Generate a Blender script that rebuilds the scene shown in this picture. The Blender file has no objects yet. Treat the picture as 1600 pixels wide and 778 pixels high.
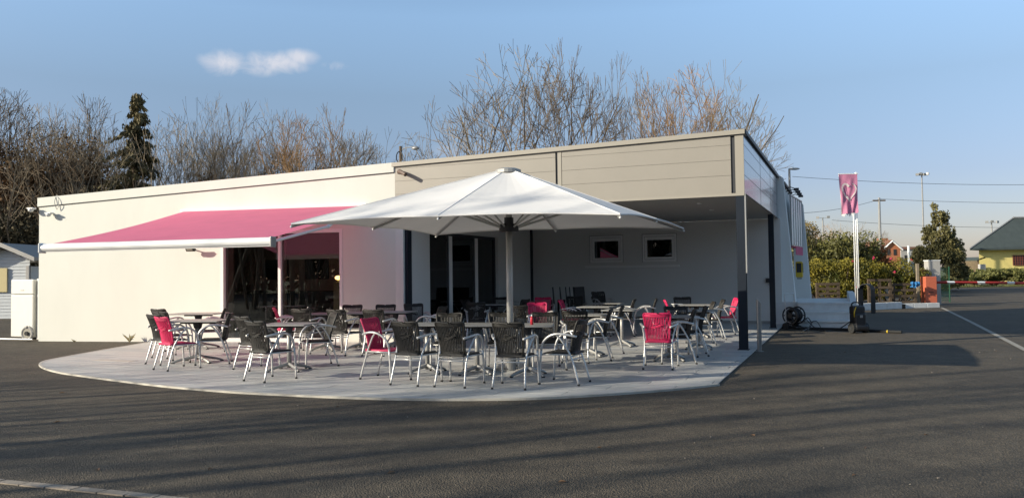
import bpy, math, random
import numpy as np
from mathutils import Vector, Matrix
R = math.radians
random.seed(7); rng = np.random.default_rng(7)
S = bpy.context.scene
COL = S.collection

# ------------------------------------------------------------ camera, sky, sun, exposure
FPX = 1245.0; CAMH = 1.5
cd = bpy.data.cameras.new("camera"); cam = bpy.data.objects.new("camera", cd); COL.objects.link(cam)
cd.sensor_width = 36.0; cd.lens = 36.0 * FPX / 1600; cd.clip_end = 3000; cd.clip_start = 0.05
CR = Matrix.Rotation(R(90 + 1.84), 3, 'X') @ Matrix.Rotation(R(-0.745), 3, 'Z')
cam.matrix_world = Matrix.Translation((0, 0, CAMH)) @ CR.to_4x4()
S.camera = cam
S.render.resolution_x = 1024; S.render.resolution_y = 497
S.view_settings.view_transform = 'Standard'; S.view_settings.look = 'None'
S.view_settings.exposure = 0.45; S.view_settings.gamma = 1.0

SUN_EL = 20.0
SUND = Vector((0.936, 0.351, 0)).normalized()         # the way the light travels over the ground
w = bpy.data.worlds.new("World"); S.world = w; w.use_nodes = True
nt = w.node_tree; nt.nodes.clear()
N = nt.nodes.new; L = nt.links.new
out = N('ShaderNodeOutputWorld'); bg = N('ShaderNodeBackground'); sky = N('ShaderNodeTexSky')
sky.sky_type = 'NISHITA'; sky.sun_disc = False; sky.sun_elevation = R(SUN_EL)
sky.sun_rotation = math.atan2(-SUND.x, -SUND.y); sky.air_density = 1.0; sky.dust_density = 0.6; sky.ozone_density = 4.0
bg.inputs['Strength'].default_value = 0.148
# hazier, milkier air than the clean sky model: a tint that depends on height above the horizon only
tc = N('ShaderNodeTexCoord'); sxyz = N('ShaderNodeSeparateXYZ'); L(tc.outputs['Generated'], sxyz.inputs[0])
hz = N('ShaderNodeValToRGB'); L(sxyz.outputs['Z'], hz.inputs['Fac'])
els = hz.color_ramp.elements; els[0].position = 0.0; els[0].color = (.325, 0.2652, .280, 1); els[1].position = 1.0; els[1].color = (.43, .40, .335, 1)
for ps, cc in ((.11, (.392, 0.3140, .318)), (.218, (.53, 0.4339, .382)), (.31, (.77, 0.6581, .565)), (.5, (.62, .57, .47))):
    e = els.new(ps); e.color = (*cc, 1)
tint = N('ShaderNodeMix'); tint.data_type = 'RGBA'; tint.blend_type = 'MULTIPLY'; tint.inputs['Factor'].default_value = 1.0
L(sky.outputs['Color'], tint.inputs['A']); L(hz.outputs['Color'], tint.inputs['B'])
tsc = N('ShaderNodeVectorMath'); tsc.operation = 'SCALE'; L(tint.outputs['Result'], tsc.inputs[0]); tsc.inputs['Scale'].default_value = 1.90
skyc = tsc.outputs[0]
# one small fair-weather cloud low in the sky, kept by direction only
def vmath(op, a, b=None):
    n = N('ShaderNodeVectorMath'); n.operation = op; L(a, n.inputs[0])
    if b is not None:
        if isinstance(b, (tuple, list, Vector)): n.inputs[1].default_value = b
        else: L(b, n.inputs[1])
    return n
def smath(op, a, b=None, clamp=False):
    n = N('ShaderNodeMath'); n.operation = op; n.use_clamp = clamp
    for i, v in enumerate((a, b)):
        if v is None: continue
        if isinstance(v, (int, float)): n.inputs[i].default_value = v
        else: L(v, n.inputs[i])
    return n.outputs[0]
def pix_dir(px, py):
    return (CR @ Vector(((px - 800) / FPX, -(py - 389) / FPX, -1))).normalized()
nz = N('ShaderNodeTexNoise'); nz.inputs['Scale'].default_value = 34; nz.inputs['Detail'].default_value = 9; nz.inputs['Distortion'].default_value = .6
nz.inputs['Roughness'].default_value = 0.6; L(tc.outputs['Generated'], nz.inputs['Vector'])
mask = None
for (px, py, rx, ry, st) in ((350, 98, 42, 24, 1.0), (398, 106, 50, 15, .8), (432, 98, 56, 20, 1.0), (470, 90, 32, 15, 1.0), (525, 104, 26, 9, .55), (700, 236, 60, 14, .35)):
    d = pix_dir(px, py); right = Vector((d.y, -d.x, 0)).normalized(); up = right.cross(d).normalized()
    u = N('ShaderNodeVectorMath'); u.operation = 'DOT_PRODUCT'; L(tc.outputs['Generated'], u.inputs[0]); u.inputs[1].default_value = right * (FPX / rx)
    v = N('ShaderNodeVectorMath'); v.operation = 'DOT_PRODUCT'; L(tc.outputs['Generated'], v.inputs[0]); v.inputs[1].default_value = up * (FPX / ry)
    q = smath('ADD', smath('POWER', smath('ABSOLUTE', u.outputs['Value']), 2.0), smath('POWER', smath('ABSOLUTE', v.outputs['Value']), 2.0))
    m = smath('MULTIPLY', smath('SUBTRACT', 1.0, q, True), st)
    f = N('ShaderNodeVectorMath'); f.operation = 'DOT_PRODUCT'; L(tc.outputs['Generated'], f.inputs[0]); f.inputs[1].default_value = d
    m = smath('MULTIPLY', m, smath('GREATER_THAN', f.outputs['Value'], 0.5))
    mask = m if mask is None else smath('MAXIMUM', mask, m)
soft = smath('POWER', mask, 0.8)
cm = smath('ADD', mask, smath('MULTIPLY', smath('SUBTRACT', nz.outputs['Fac'], 0.52), 3.2))
cm = smath('MULTIPLY', smath('MULTIPLY', cm, 0.85, True), smath('MULTIPLY', soft, 0.62, True), True)
mx = N('ShaderNodeMix'); mx.data_type = 'RGBA'; L(cm, mx.inputs['Factor']); L(skyc, mx.inputs['A'])
mx.inputs['B'].default_value = (4.6, 4.35, 4.4, 1)
L(mx.outputs['Result'], bg.inputs['Color']); L(bg.outputs[0], out.inputs['Surface'])

sl = bpy.data.lights.new("sun", 'SUN'); sl.energy = 4.8; sl.angle = R(0.55); sl.color = (1.0, 0.92, 0.75)
so = bpy.data.objects.new("sun", sl); COL.objects.link(so)
dv = Vector((SUND.x * math.cos(R(SUN_EL)), SUND.y * math.cos(R(SUN_EL)), -math.sin(R(SUN_EL))))
so.rotation_euler = dv.to_track_quat('-Z', 'Y').to_euler(); so.location = (-30, -12, 25)

# ------------------------------------------------------------ measuring helpers (photo pixel -> place in the yard)
def ray(px, py): return CR @ Vector(((px - 800) / FPX, -(py - 389) / FPX, -1))
def G(px, py, z=0.0):
    r = ray(px, py); t = (z - CAMH) / r.z
    return Vector((r.x * t, r.y * t, z))
def AT(px, py, Y):
    r = ray(px, py); t = Y / r.y
    return Vector((r.x * t, Y, CAMH + r.z * t))

# ------------------------------------------------------------ materials
MATS = {}
def mat(name, color, rough=0.6, metal=0.0, var=0.0, vscale=6.0, bump=0.0, bscale=40.0, trans=0.0, color2=None, spec=0.5, coat=0.0, stretch=None, dark=None):
    m = bpy.data.materials.new(name); m.use_nodes = True; t = m.node_tree
    b = t.nodes['Principled BSDF']; b.inputs['Roughness'].default_value = rough; b.inputs['Metallic'].default_value = metal
    b.inputs['Specular IOR Level'].default_value = spec; b.inputs['Coat Weight'].default_value = coat
    b.inputs['Base Color'].default_value = (*color, 1)
    co = t.nodes.new('ShaderNodeTexCoord'); src = co.outputs['Object']
    if stretch:
        mp = t.nodes.new('ShaderNodeMapping'); mp.inputs['Scale'].default_value = stretch; t.links.new(src, mp.inputs['Vector']); src = mp.outputs[0]
    if var > 0 or color2:
        n = t.nodes.new('ShaderNodeTexNoise'); n.inputs['Scale'].default_value = vscale; n.inputs['Detail'].default_value = 6; n.inputs['Roughness'].default_value = .62
        t.links.new(src, n.inputs['Vector'])
        r = t.nodes.new('ShaderNodeValToRGB'); r.color_ramp.elements[0].position = 0.32; r.color_ramp.elements[1].position = 0.68
        c2 = color2 or color
        r.color_ramp.elements[0].color = (*[max(0, c * (1 - var)) for c in color], 1)
        r.color_ramp.elements[1].color = (*[min(1, c * (1 + var)) for c in c2], 1)
        t.links.new(n.outputs['Fac'], r.inputs['Fac']); t.links.new(r.outputs['Color'], b.inputs['Base Color'])
    if bump > 0:
        n2 = t.nodes.new('ShaderNodeTexNoise'); n2.inputs['Scale'].default_value = bscale; n2.inputs['Detail'].default_value = 4
        t.links.new(src, n2.inputs['Vector'])
        bp = t.nodes.new('ShaderNodeBump'); bp.inputs['Strength'].default_value = bump; bp.inputs['Distance'].default_value = 0.02
        t.links.new(n2.outputs['Fac'], bp.inputs['Height']); t.links.new(bp.outputs['Normal'], b.inputs['Normal'])
    if trans > 0:
        tr = t.nodes.new('ShaderNodeBsdfTranslucent'); ms = t.nodes.new('ShaderNodeMixShader'); ms.inputs[0].default_value = trans
        cs = b.inputs['Base Color']
        if cs.is_linked: t.links.new(cs.links[0].from_socket, tr.inputs['Color'])
        else: tr.inputs['Color'].default_value = (*color, 1)
        o = t.nodes['Material Output']; t.links.new(b.outputs[0], ms.inputs[1]); t.links.new(tr.outputs[0], ms.inputs[2]); t.links.new(ms.outputs[0], o.inputs['Surface'])
    MATS[name] = m; return m
def glass_mat(name, tint, refl=0.08):
    m = bpy.data.materials.new(name); m.use_nodes = True; t = m.node_tree; t.nodes.clear()
    o = t.nodes.new('ShaderNodeOutputMaterial'); a = t.nodes.new('ShaderNodeBsdfTransparent'); a.inputs[0].default_value = (*tint, 1)
    g = t.nodes.new('ShaderNodeBsdfGlossy'); g.inputs['Roughness'].default_value = 0.01; g.inputs['Color'].default_value = (.9, .95, 1, 1)
    f = t.nodes.new('ShaderNodeFresnel'); f.inputs['IOR'].default_value = 1.65
    ms = t.nodes.new('ShaderNodeMixShader'); t.links.new(f.outputs[0], ms.inputs[0])
    t.links.new(a.outputs[0], ms.inputs[1]); t.links.new(g.outputs[0], ms.inputs[2]); t.links.new(ms.outputs[0], o.inputs['Surface'])
    return m

def asphalt_mat():
    m = bpy.data.materials.new('asphalt'); m.use_nodes = True; t = m.node_tree; b = t.nodes['Principled BSDF']
    co = t.nodes.new('ShaderNodeTexCoord')
    def noise(s, d=5, r=.6, vec=None):
        n = t.nodes.new('ShaderNodeTexNoise'); n.inputs['Scale'].default_value = s; n.inputs['Detail'].default_value = d; n.inputs['Roughness'].default_value = r
        t.links.new(vec or co.outputs['Object'], n.inputs['Vector']); return n
    def ramp(fac, a, ca, bb, cb):
        r = t.nodes.new('ShaderNodeValToRGB'); r.color_ramp.elements[0].position = a; r.color_ramp.elements[1].position = bb
        r.color_ramp.elements[0].color = (*ca, 1); r.color_ramp.elements[1].color = (*cb, 1); t.links.new(fac, r.inputs['Fac']); return r
    def mix(fac, a, b_, mode='MIX'):
        x = t.nodes.new('ShaderNodeMix'); x.data_type = 'RGBA'; x.blend_type = mode
        if isinstance(fac, float): x.inputs['Factor'].default_value = fac
        else: t.links.new(fac, x.inputs['Factor'])
        t.links.new(a, x.inputs['A'])
        if isinstance(b_, tuple): x.inputs['B'].default_value = (*b_, 1)
        else: t.links.new(b_, x.inputs['B'])
        return x.outputs['Result']
    big = ramp(noise(.35, 4).outputs['Fac'], .3, (.076, .063, .048), .7, (.108, .090, .067))
    med = ramp(noise(3.1, 6, .7).outputs['Fac'], .35, (.75, .75, .75), .7, (1.2, 1.19, 1.16))
    c = mix(1.0, big.outputs[0], med.outputs[0], 'MULTIPLY')
    vor = t.nodes.new('ShaderNodeTexVoronoi'); vor.inputs['Scale'].default_value = 75; t.links.new(co.outputs['Object'], vor.inputs['Vector'])
    sp = ramp(vor.outputs['Color'], .35, (.78, .78, .78), .85, (1.5, 1.45, 1.38))
    c = mix(1.0, c, sp.outputs[0], 'MULTIPLY')
    # pale dust and brown stains, scattered
    st = ramp(noise(.9, 7, .75).outputs['Fac'], .56, (0, 0, 0), .72, (1, 1, 1))
    c = mix(st.outputs[0], c, (.105, .088, .068))
    lit = ramp(noise(11, 3, .5).outputs['Fac'], .735, (0, 0, 0), .75, (1, 1, 1))
    c = mix(lit.outputs[0], c, (.13, .12, .1))
    t.links.new(c, b.inputs['Base Color']); b.inputs['Roughness'].default_value = .82; b.inputs['Specular IOR Level'].default_value = .35
    n2 = noise(60, 3, .6); ad = t.nodes.new('ShaderNodeMath'); ad.operation = 'ADD'
    t.links.new(vor.outputs['Distance'], ad.inputs[0]); t.links.new(n2.outputs['Fac'], ad.inputs[1])
    bp = t.nodes.new('ShaderNodeBump'); bp.inputs['Strength'].default_value = .9; bp.inputs['Distance'].default_value = .012
    t.links.new(ad.outputs[0], bp.inputs['Height'])
    n3 = noise(.7, 3); bp2 = t.nodes.new('ShaderNodeBump'); bp2.inputs['Strength'].default_value = .5; bp2.inputs['Distance'].default_value = .05
    t.links.new(n3.outputs['Fac'], bp2.inputs['Height']); t.links.new(bp2.outputs['Normal'], bp.inputs['Normal'])
    t.links.new(bp.outputs['Normal'], b.inputs['Normal']); return m

M_asph = asphalt_mat()
M_wall = mat('white_render', (.695, .69, .625), .85, var=.03, vscale=1.2, bump=.12, bscale=90, stretch=(1, 1, .35))
M_wallin = mat('pale_render', (.70, .695, .66), .85, var=.03, vscale=.7, bump=.1, bscale=80)
M_trim = mat('white_metal', (.80, .80, .78), .35)
M_grey = mat('greige_cladding', (.275, .252, .215), .45, var=.03, vscale=1.5)
M_greys = mat('glossy_cladding', (.30, .31, .33), .12, metal=.5, var=.03, vscale=1.5)
M_cap = mat('greige_capping', (.30, .275, .23), .5)
M_dark = mat('dark_gasket', (.03, .032, .036), .6)
M_navy = mat('navy_steel', (.007, .012, .021), .5, spec=.3)
M_soff = mat('soffit_board', (.33, .32, .30), .7, var=.03, vscale=1.0)
M_tile = mat('grey_tile', (.47, .458, .435), .5, var=.17, vscale=3.0, stretch=(1.0, 6, 1), bump=.1, bscale=30)
M_tile2 = mat('grey_tile_cool', (.40, .40, .395), .5, var=.18, vscale=3.0, stretch=(1.0, 6, 1), bump=.1, bscale=30)
M_tile3 = mat('grey_tile_pale', (.49, .485, .465), .5, var=.16, vscale=3.0, stretch=(1.0, 6, 1), bump=.1, bscale=30)
M_grout = mat('grout', (.09, .085, .08), .9)
M_edge = mat('pale_edge', (.48, .45, .39), .7, var=.2, vscale=3)
M_pink = mat('pink_fabric', (.88, .235, .375), .8, var=.04, vscale=2, trans=.42, bump=.05, bscale=200)
M_canv = mat('white_canvas', (.83, .81, .79), .85, var=.03, vscale=1.5, trans=.18, bump=.06, bscale=160)
M_alu = mat('brushed_aluminium', (.62, .61, .59), .36, metal=.5, var=.06, vscale=20)
M_steel = mat('stainless', (.30, .31, .31), .35, metal=.7, var=.1, vscale=8)
M_tube = mat('grey_tube', (.34, .335, .32), .4, metal=.3)
M_pole = mat('beige_pole', (.46, .45, .42), .4, metal=.2)
M_black = mat('black_plastic', (.016, .016, .018), .45)
M_rubb = mat('black_rubber', (.02, .02, .02), .8)
M_wick = mat('black_wicker', (.020, .018, .015), .55, var=.35, vscale=60, bump=.3, bscale=140)
M_wickp = mat('pink_wicker', (.56, .018, .095), .5, var=.12, vscale=50, bump=.25, bscale=140)
M_tt = mat('grey_tabletop', (.30, .295, .28), .38, var=.08, vscale=5)
M_ped = mat('grey_pedestal', (.36, .35, .33), .42, metal=.35)
M_inw = mat('interior_wall', (.50, .47, .42), .9, var=.05)
M_inf = mat('interior_floor', (.28, .22, .17), .5, var=.2)
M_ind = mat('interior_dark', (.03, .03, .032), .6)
M_bark = mat('bark', (.165, .122, .078), .9, var=.3, vscale=3)
M_bark2 = mat('ochre_bark', (.24, .14, .06), .9, var=.3, vscale=3)
M_barko = mat('ochre_twig', (.31, .18, .075), .9, var=.3, vscale=3)
M_barkd = mat('dark_bark', (.12, .085, .055), .9, var=.3, vscale=3)  # darker brown bark for trunks, stems and small posts
M_barkg = mat('pale_bark', (.26, .205, .135), .9, var=.25, vscale=3)
M_conif = mat('conifer_green', (.055, .055, .024), .8, var=.4, vscale=.8, color2=(.14, .11, .045))
M_rust = mat('rusty_foliage', (.10, .062, .028), .85, var=.4, vscale=.5, color2=(.22, .12, .05))
M_undr = mat('dark_foliage', (.030, .028, .014), .85, var=.4, vscale=.6, color2=(.085, .065, .030))
M_hedge = mat('hedge_leaf', (.055, .085, .014), .6, var=.35, vscale=1.1, color2=(.30, .24, .03), trans=.25)
M_shrub = mat('shrub_leaf', (.045, .055, .014), .6, var=.35, vscale=.8, color2=(.16, .15, .04), trans=.2)
M_russ = mat('russet_leaf', (.14, .05, .018), .7, var=.3, vscale=.8, color2=(.30, .12, .035), trans=.2)
M_cyp = mat('cypress_green', (.07, .075, .028), .75, var=.35, vscale=.9, color2=(.22, .19, .07), trans=.15)
M_jun = mat('juniper_green', (.09, .11, .03), .75, var=.3, vscale=.8, color2=(.24, .23, .07), trans=.2)
M_grass = mat('grass', (.06, .085, .02), .9, var=.4, vscale=.8, color2=(.13, .13, .04))
M_soil = mat('soil', (.07, .05, .033), .95, var=.4, vscale=3, bump=.5, bscale=12)
M_conc = mat('pale_concrete', (.70, .70, .68), .8, var=.12, vscale=2.5, bump=.15, bscale=60)
M_wood = mat('old_pallet_wood', (.08, .055, .034), .85, var=.35, vscale=4, bump=.3, bscale=25)
M_stone = mat('kerb_stone', (.28, .235, .19), .85, var=.25, vscale=4, bump=.4, bscale=30)
M_paint = mat('worn_white_line', (.30, .275, .23), .8, var=.3, vscale=7)
M_oran = mat('orange_box', (.50, .13, .07), .45, var=.05)
M_red = mat('red_paint', (.42, .035, .025), .5)
M_gcab = mat('grey_cabinet', (.42, .40, .37), .6, var=.06)
M_yelb = mat('yellow_box', (.62, .42, .02), .45)
M_yelw = mat('yellow_render', (.75, .62, .22), .85, var=.04)
M_roof = mat('dark_roof', (.06, .075, .072), .7, var=.12, vscale=2, stretch=(1, .2, 1))
M_brick = mat('red_brick', (.42, .15, .07), .85, var=.15, vscale=2)
M_lat = mat('red_lattice', (.20, .05, .03), .7)
M_green = mat('green_mesh', (.01, .07, .035), .6)
M_shed = mat('white_boards', (.50, .52, .53), .6, var=.05)
M_board = mat('yellow_board', (.60, .50, .26), .7)
M_fridge = mat('fridge_enamel', (.66, .645, .60), .35, var=.03)
M_blue = mat('blue_cloth', (.03, .17, .40), .8)
M_flagp = mat('flag_pink', (.68, .26, .40), .8, var=.05, trans=.3)
M_flagw = mat('flag_white', (.72, .68, .66), .8, var=.05, trans=.3)
M_wire = mat('wire', (.04, .045, .05), .6)
M_hose = mat('black_hose', (.02, .02, .022), .5)
M_weed = mat('weed', (.13, .13, .04), .8, var=.3, color2=(.28, .2, .08), vscale=10)
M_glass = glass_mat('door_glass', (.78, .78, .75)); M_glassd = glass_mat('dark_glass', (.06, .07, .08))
def emis(name, c, s):
    m = bpy.data.materials.new(name); m.use_nodes = True; b = m.node_tree.nodes['Principled BSDF']
    b.inputs['Emission Color'].default_value = (*c, 1); b.inputs['Emission Strength'].default_value = s; return m
M_lamp = emis('warm_bulb', (1, .55, .2), 5)

# ------------------------------------------------------------ mesh helpers
class MB:
    def __init__(s): s.v = []; s.f = []
    def add(s, vs, fs):
        o = len(s.v); s.v += [tuple(v) for v in vs]; s.f += [tuple(i + o for i in f) for f in fs]; return s
    def box(s, c, d, rz=0.0, M=None):
        x, y, z = d[0] / 2, d[1] / 2, d[2] / 2; ca, sa = math.cos(rz), math.sin(rz); vs = []
        for a, b, e in ((-1, -1, -1), (1, -1, -1), (1, 1, -1), (-1, 1, -1), (-1, -1, 1), (1, -1, 1), (1, 1, 1), (-1, 1, 1)):
            p = (a * x, b * y, e * z)
            if M is not None: p = M @ Vector(p); vs.append((c[0] + p[0], c[1] + p[1], c[2] + p[2]))
            else: vs.append((c[0] + p[0] * ca - p[1] * sa, c[1] + p[0] * sa + p[1] * ca, c[2] + p[2]))
        return s.add(vs, [(0, 3, 2, 1), (4, 5, 6, 7), (0, 1, 5, 4), (1, 2, 6, 5), (2, 3, 7, 6), (3, 0, 4, 7)])
    def prism(s, pts, off):            # polygon extruded by a vector
        n = len(pts); a = [Vector(p) for p in pts]; b = [p + Vector(off) for p in a]
        nrm = Vector((0, 0, 0))
        for i in range(n): nrm += a[i].cross(a[(i + 1) % n])
        fs = [tuple(range(n)), tuple(range(2 * n - 1, n - 1, -1))] + [(i + n, (i + 1) % n + n, (i + 1) % n, i) for i in range(n)]
        if nrm.dot(Vector(off)) > 0: fs = [f[::-1] for f in fs]
        return s.add(a + b, fs)
    def tube(s, pts, r, k=6, caps=True):
        pts = [Vector(p) for p in pts]; n = len(pts); rs = r if isinstance(r, (list, tuple)) else [r] * n
        o = len(s.v); ref = None
        for i, p in enumerate(pts):
            t = (pts[min(i + 1, n - 1)] - pts[max(i - 1, 0)])
            if t.length < 1e-9: t = Vector((0, 0, 1))
            t.normalize()
            if ref is None: ref = Vector((0, 0, 1)) if abs(t.z) < .9 else Vector((1, 0, 0))
            a = t.cross(ref)
            if a.length < 1e-4: a = t.cross(Vector((1, 0.3, 0)))
            a.normalize(); b = t.cross(a); ref = b.cross(t) if False else ref
            for j in range(k):
                an = 2 * math.pi * j / k; q = p + (a * math.cos(an) + b * math.sin(an)) * rs[i]; s.v.append(tuple(q))
        for i in range(n - 1):
            for j in range(k):
                s.f.append((o + i * k + j, o + i * k + (j + 1) % k, o + (i + 1) * k + (j + 1) % k, o + (i + 1) * k + j))
        if caps: s.f.append(tuple(o + j for j in range(k))[::-1]); s.f.append(tuple(o + (n - 1) * k + j for j in range(k)))
        return s
    def disc(s, c, r, h, k=20, axis='z'):
        M = {'z': Matrix.Identity(3), 'x': Matrix.Rotation(R(90), 3, 'Y'), 'y': Matrix.Rotation(R(90), 3, 'X')}[axis]
        a = M @ Vector((0, 0, h / 2)); c = Vector(c)
        return s.tube([c - a, c + a], r, k)
    def ball(s, c, rx, ry=None, rz=None, seg=12, ring=8):
        ry = ry or rx; rz = rz or rx; vs = []; fs = []
        for i in range(ring + 1):
            th = math.pi * i / ring
            for j in range(seg):
                ph = 2 * math.pi * j / seg; vs.append((c[0] + rx * math.sin(th) * math.cos(ph), c[1] + ry * math.sin(th) * math.sin(ph), c[2] + rz * math.cos(th)))
        for i in range(ring):
            for j in range(seg):
                fs.append((i * seg + j, (i + 1) * seg + j, (i + 1) * seg + (j + 1) % seg, i * seg + (j + 1) % seg))
        return s.add(vs, fs)
    def mesh(s, name, m, smooth=False):
        me = bpy.data.meshes.new(name); me.from_pydata(s.v, [], s.f); me.materials.append(m)
        if smooth: me.polygons.foreach_set('use_smooth', [True] * len(me.polygons))
        me.update(); return me
    def build(s, name, m, parent=None, smooth=False):
        return link(name, s.mesh(name, m, smooth), parent)
def link(name, me, parent=None, loc=(0, 0, 0), rz=0.0):
    o = bpy.data.objects.new(name, me); COL.objects.link(o); o.location = loc; o.rotation_euler = (0, 0, rz)
    if parent: o.parent = parent
    return o
def tag(o, label, cat, group=None):
    o['label'] = label; o['category'] = cat
    if group: o['group'] = group
    return o
def thing(name, label, cat, loc=(0, 0, 0), rz=0.0, group=None):
    return tag(link(name, None, None, loc, rz), label, cat, group)
def struct(o): o['kind'] = 'structure'; return o
def stuff(o): o['kind'] = 'stuff'; return o
def bevel(o, w=.01, seg=2):
    b = o.modifiers.new('bevel', 'BEVEL'); b.width = w; b.segments = seg; b.limit_method = 'ANGLE'; return o
def copy_tree(o, parent=None):
    c = o.copy(); COL.objects.link(c)
    if parent: c.parent = parent
    for ch in list(o.children): copy_tree(ch, c)
    return c
def smooth_path(pts, n=4):
    P = [Vector(p) for p in pts]; o = []
    for i in range(len(P) - 1):
        p0 = P[max(i - 1, 0)]; p1 = P[i]; p2 = P[i + 1]; p3 = P[min(i + 2, len(P) - 1)]
        for k in range(n):
            t = k / n; o.append(.5 * ((2 * p1) + (p2 - p0) * t + (2 * p0 - 5 * p1 + 4 * p2 - p3) * t * t + (3 * p1 - p0 - 3 * p2 + p3) * t ** 3))
    o.append(P[-1]); return o

class Frame:      # upright wall plane: u along, w outward, z up
    def __init__(s, o, u): s.o = Vector((o[0], o[1], 0)); s.u = Vector((u[0], u[1], 0)).normalized(); s.n = Vector((s.u.y, -s.u.x, 0)); s.rz = math.atan2(s.u.y, s.u.x)
    def p(s, u, z, w=0.0): q = s.o + s.u * u + s.n * w; return Vector((q.x, q.y, z))
    def box(s, mb, u0, u1, z0, z1, w0, w1):
        c = s.p((u0 + u1) / 2, (z0 + z1) / 2, (w0 + w1) / 2); return mb.box(c, (abs(u1 - u0), abs(w1 - w0), abs(z1 - z0)), s.rz)
    def quad(s, mb, pts, w0, w1):     # pts (u,z)
        return mb.prism([s.p(u, z, w0) for u, z in pts], s.n * (w1 - w0))
    def u_of(s, px, py=400):          # where the sight line through a photo column meets the plane
        r = ray(px, py); r = Vector((r.x, r.y, 0)); A = Matrix(((s.u.x, -r.x), (s.u.y, -r.y))); b = Vector((-s.o.x, -s.o.y)); t = A.inverted() @ b; return t[0]

W0 = Vector((-11.81, 19.88, 0)); HG = Vector((-2.62, 17.90, 0)); CC = Vector((4.42, 15.06, 0))
FW = Frame(W0, HG - W0); FG = Frame(HG, CC - HG)
us = Vector((.388, .922, 0)).normalized(); RD = 8.0
FS = Frame(CC, us)                       # outer side, outward normal to the right
FL_ = Frame(HG + us * RD, -us)           # left wall of the recess, outward normal to the right-front
FB = Frame(HG + us * RD, CC - HG)        # back wall of the recess
LW = (HG - W0).length; LG = (CC - HG).length
def ztop_w(u): return 3.55 + (4.04 - 3.55) * u / LW
def ztop_g(u): return 4.04 + (4.19 - 4.04) * u / LG

# ------------------------------------------------------------ ground
gm = MB(); 
gm.add([(-900, -300, -.03), (900, -300, -.03), (900, 1500, -.03), (-900, 1500, -.03)], [(0, 1, 2, 3)])
struct(gm.build('ground', M_grass))
am = MB(); am.add([(-45, -60, 0), (140, -60, 0), (140, 64, 0), (-45, 64, 0)], [(0, 1, 2, 3)])
struct(am.build('asphalt_yard', M_asph))
hm = MB()
pts = []
for i in range(60): pts.append((-700 + i * 24, 620 + 40 * math.sin(i * .5), -1 + 9 * abs(math.sin(i * .37) * math.sin(i * .11 + 1))))
for i in range(59):
    a, b = pts[i], pts[i + 1]; hm.add([(a[0], a[1], -2), (b[0], b[1], -2), b, a, (a[0], a[1] + 120, a[2] + 2), (b[0], b[1] + 120, b[2] + 2)], [(0, 1, 2, 3), (3, 2, 5, 4)])
struct(hm.build('distant_rise', mat('far_wood', (.06, .06, .045), .95, var=.3, vscale=.05)))

# ------------------------------------------------------------ terrace of grey tiles
curve = [(102, 559), (75, 564.5), (65, 570), (72, 576), (90, 581.5), (115, 586), (190, 596), (265, 605), (365, 613.5), (440, 617.5), (500, 620.5), (600, 624), (700, 625.5), (800, 624.5), (860, 622.5), (955, 617), (1050, 609.5), (1121, 602)]
cur = [G(*p) for p in curve]
deck = [G(235, 535.5), G(165, 547.5)] + [Vector(p) for p in smooth_path(cur, 3)]
backR = FB.p(LG + .08, 0, 0)
deck += [G(1220, 513), backR, FB.p(0, 0, .0), HG.copy()]
deckz = .020
def area(p): return .5 * sum(p[i][0] * p[(i + 1) % len(p)][1] - p[(i + 1) % len(p)][0] * p[i][1] for i in range(len(p)))
D2 = [(p.x, p.y) for p in deck]
if area(D2) < 0: D2 = D2[::-1]
base = MB(); base.prism([(x, y, .002) for x, y in D2], (0, 0, deckz - .010)); terrace = struct(base.build('terrace', M_grout))
def clip_rect(poly, x0, y0, x1, y1):
    def cl(P, ax, lim, sgn):
        o = []
        for i in range(len(P)):
            a, b = P[i], P[(i + 1) % len(P)]; da = (a[ax] - lim) * sgn; db = (b[ax] - lim) * sgn
            if da >= 0: o.append(a)
            if (da >= 0) != (db >= 0):
                t = da / (da - db); o.append((a[0] + (b[0] - a[0]) * t, a[1] + (b[1] - a[1]) * t))
        return o
    for ax, lim, sg in ((0, x0, 1), (0, x1, -1), (1, y0, 1), (1, y1, -1)):
        if len(poly) < 3: return []
        poly = cl(poly, ax, lim, sg)
    return poly
tu = FG.u; tn = Vector((-tu.y, tu.x, 0)); trz = FG.rz
def toL(p): return ((p[0] - CC.x) * tu.x + (p[1] - CC.y) * tu.y, (p[0] - CC.x) * tn.x + (p[1] - CC.y) * tn.y)
DL = [toL(p) for p in D2]
TLn, TWd = 1.2, .3
xs = [p[0] for p in DL]; ys = [p[1] for p in DL]
full = {}; tiles = []
def full_mesh(k):
    if k not in full:
        b = MB(); b.box((0, 0, .006), (TLn - .011, TWd - .011, .012)); full[k] = b.mesh('tile', (M_tile, M_tile2, M_tile3)[k])
    return full[k]
rest = [MB(), MB(), MB()]
j = 0; y = math.floor(min(ys) / TWd) * TWd
while y < max(ys):
    x = math.floor(min(xs) / TLn) * TLn - (j % 3) * .4
    while x < max(xs):
        pc = clip_rect(DL, x + .0055, y + .0055, x + TLn - .0055, y + TWd - .0055)
        if len(pc) >= 3 and abs(area(pc)) > .004: tiles.append((x, y, pc, abs(area(pc))))
        x += TLn
    y += TWd; j += 1
def Lw(x, y, z): return (CC.x + tu.x * x + tn.x * y, CC.y + tu.y * x + tn.y * y, z)
def dist(t): c = Lw(t[0] + TLn / 2, t[1] + TWd / 2, 0); return math.hypot(c[0], c[1])
tiles.sort(key=dist)
zt = deckz - .008
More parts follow.
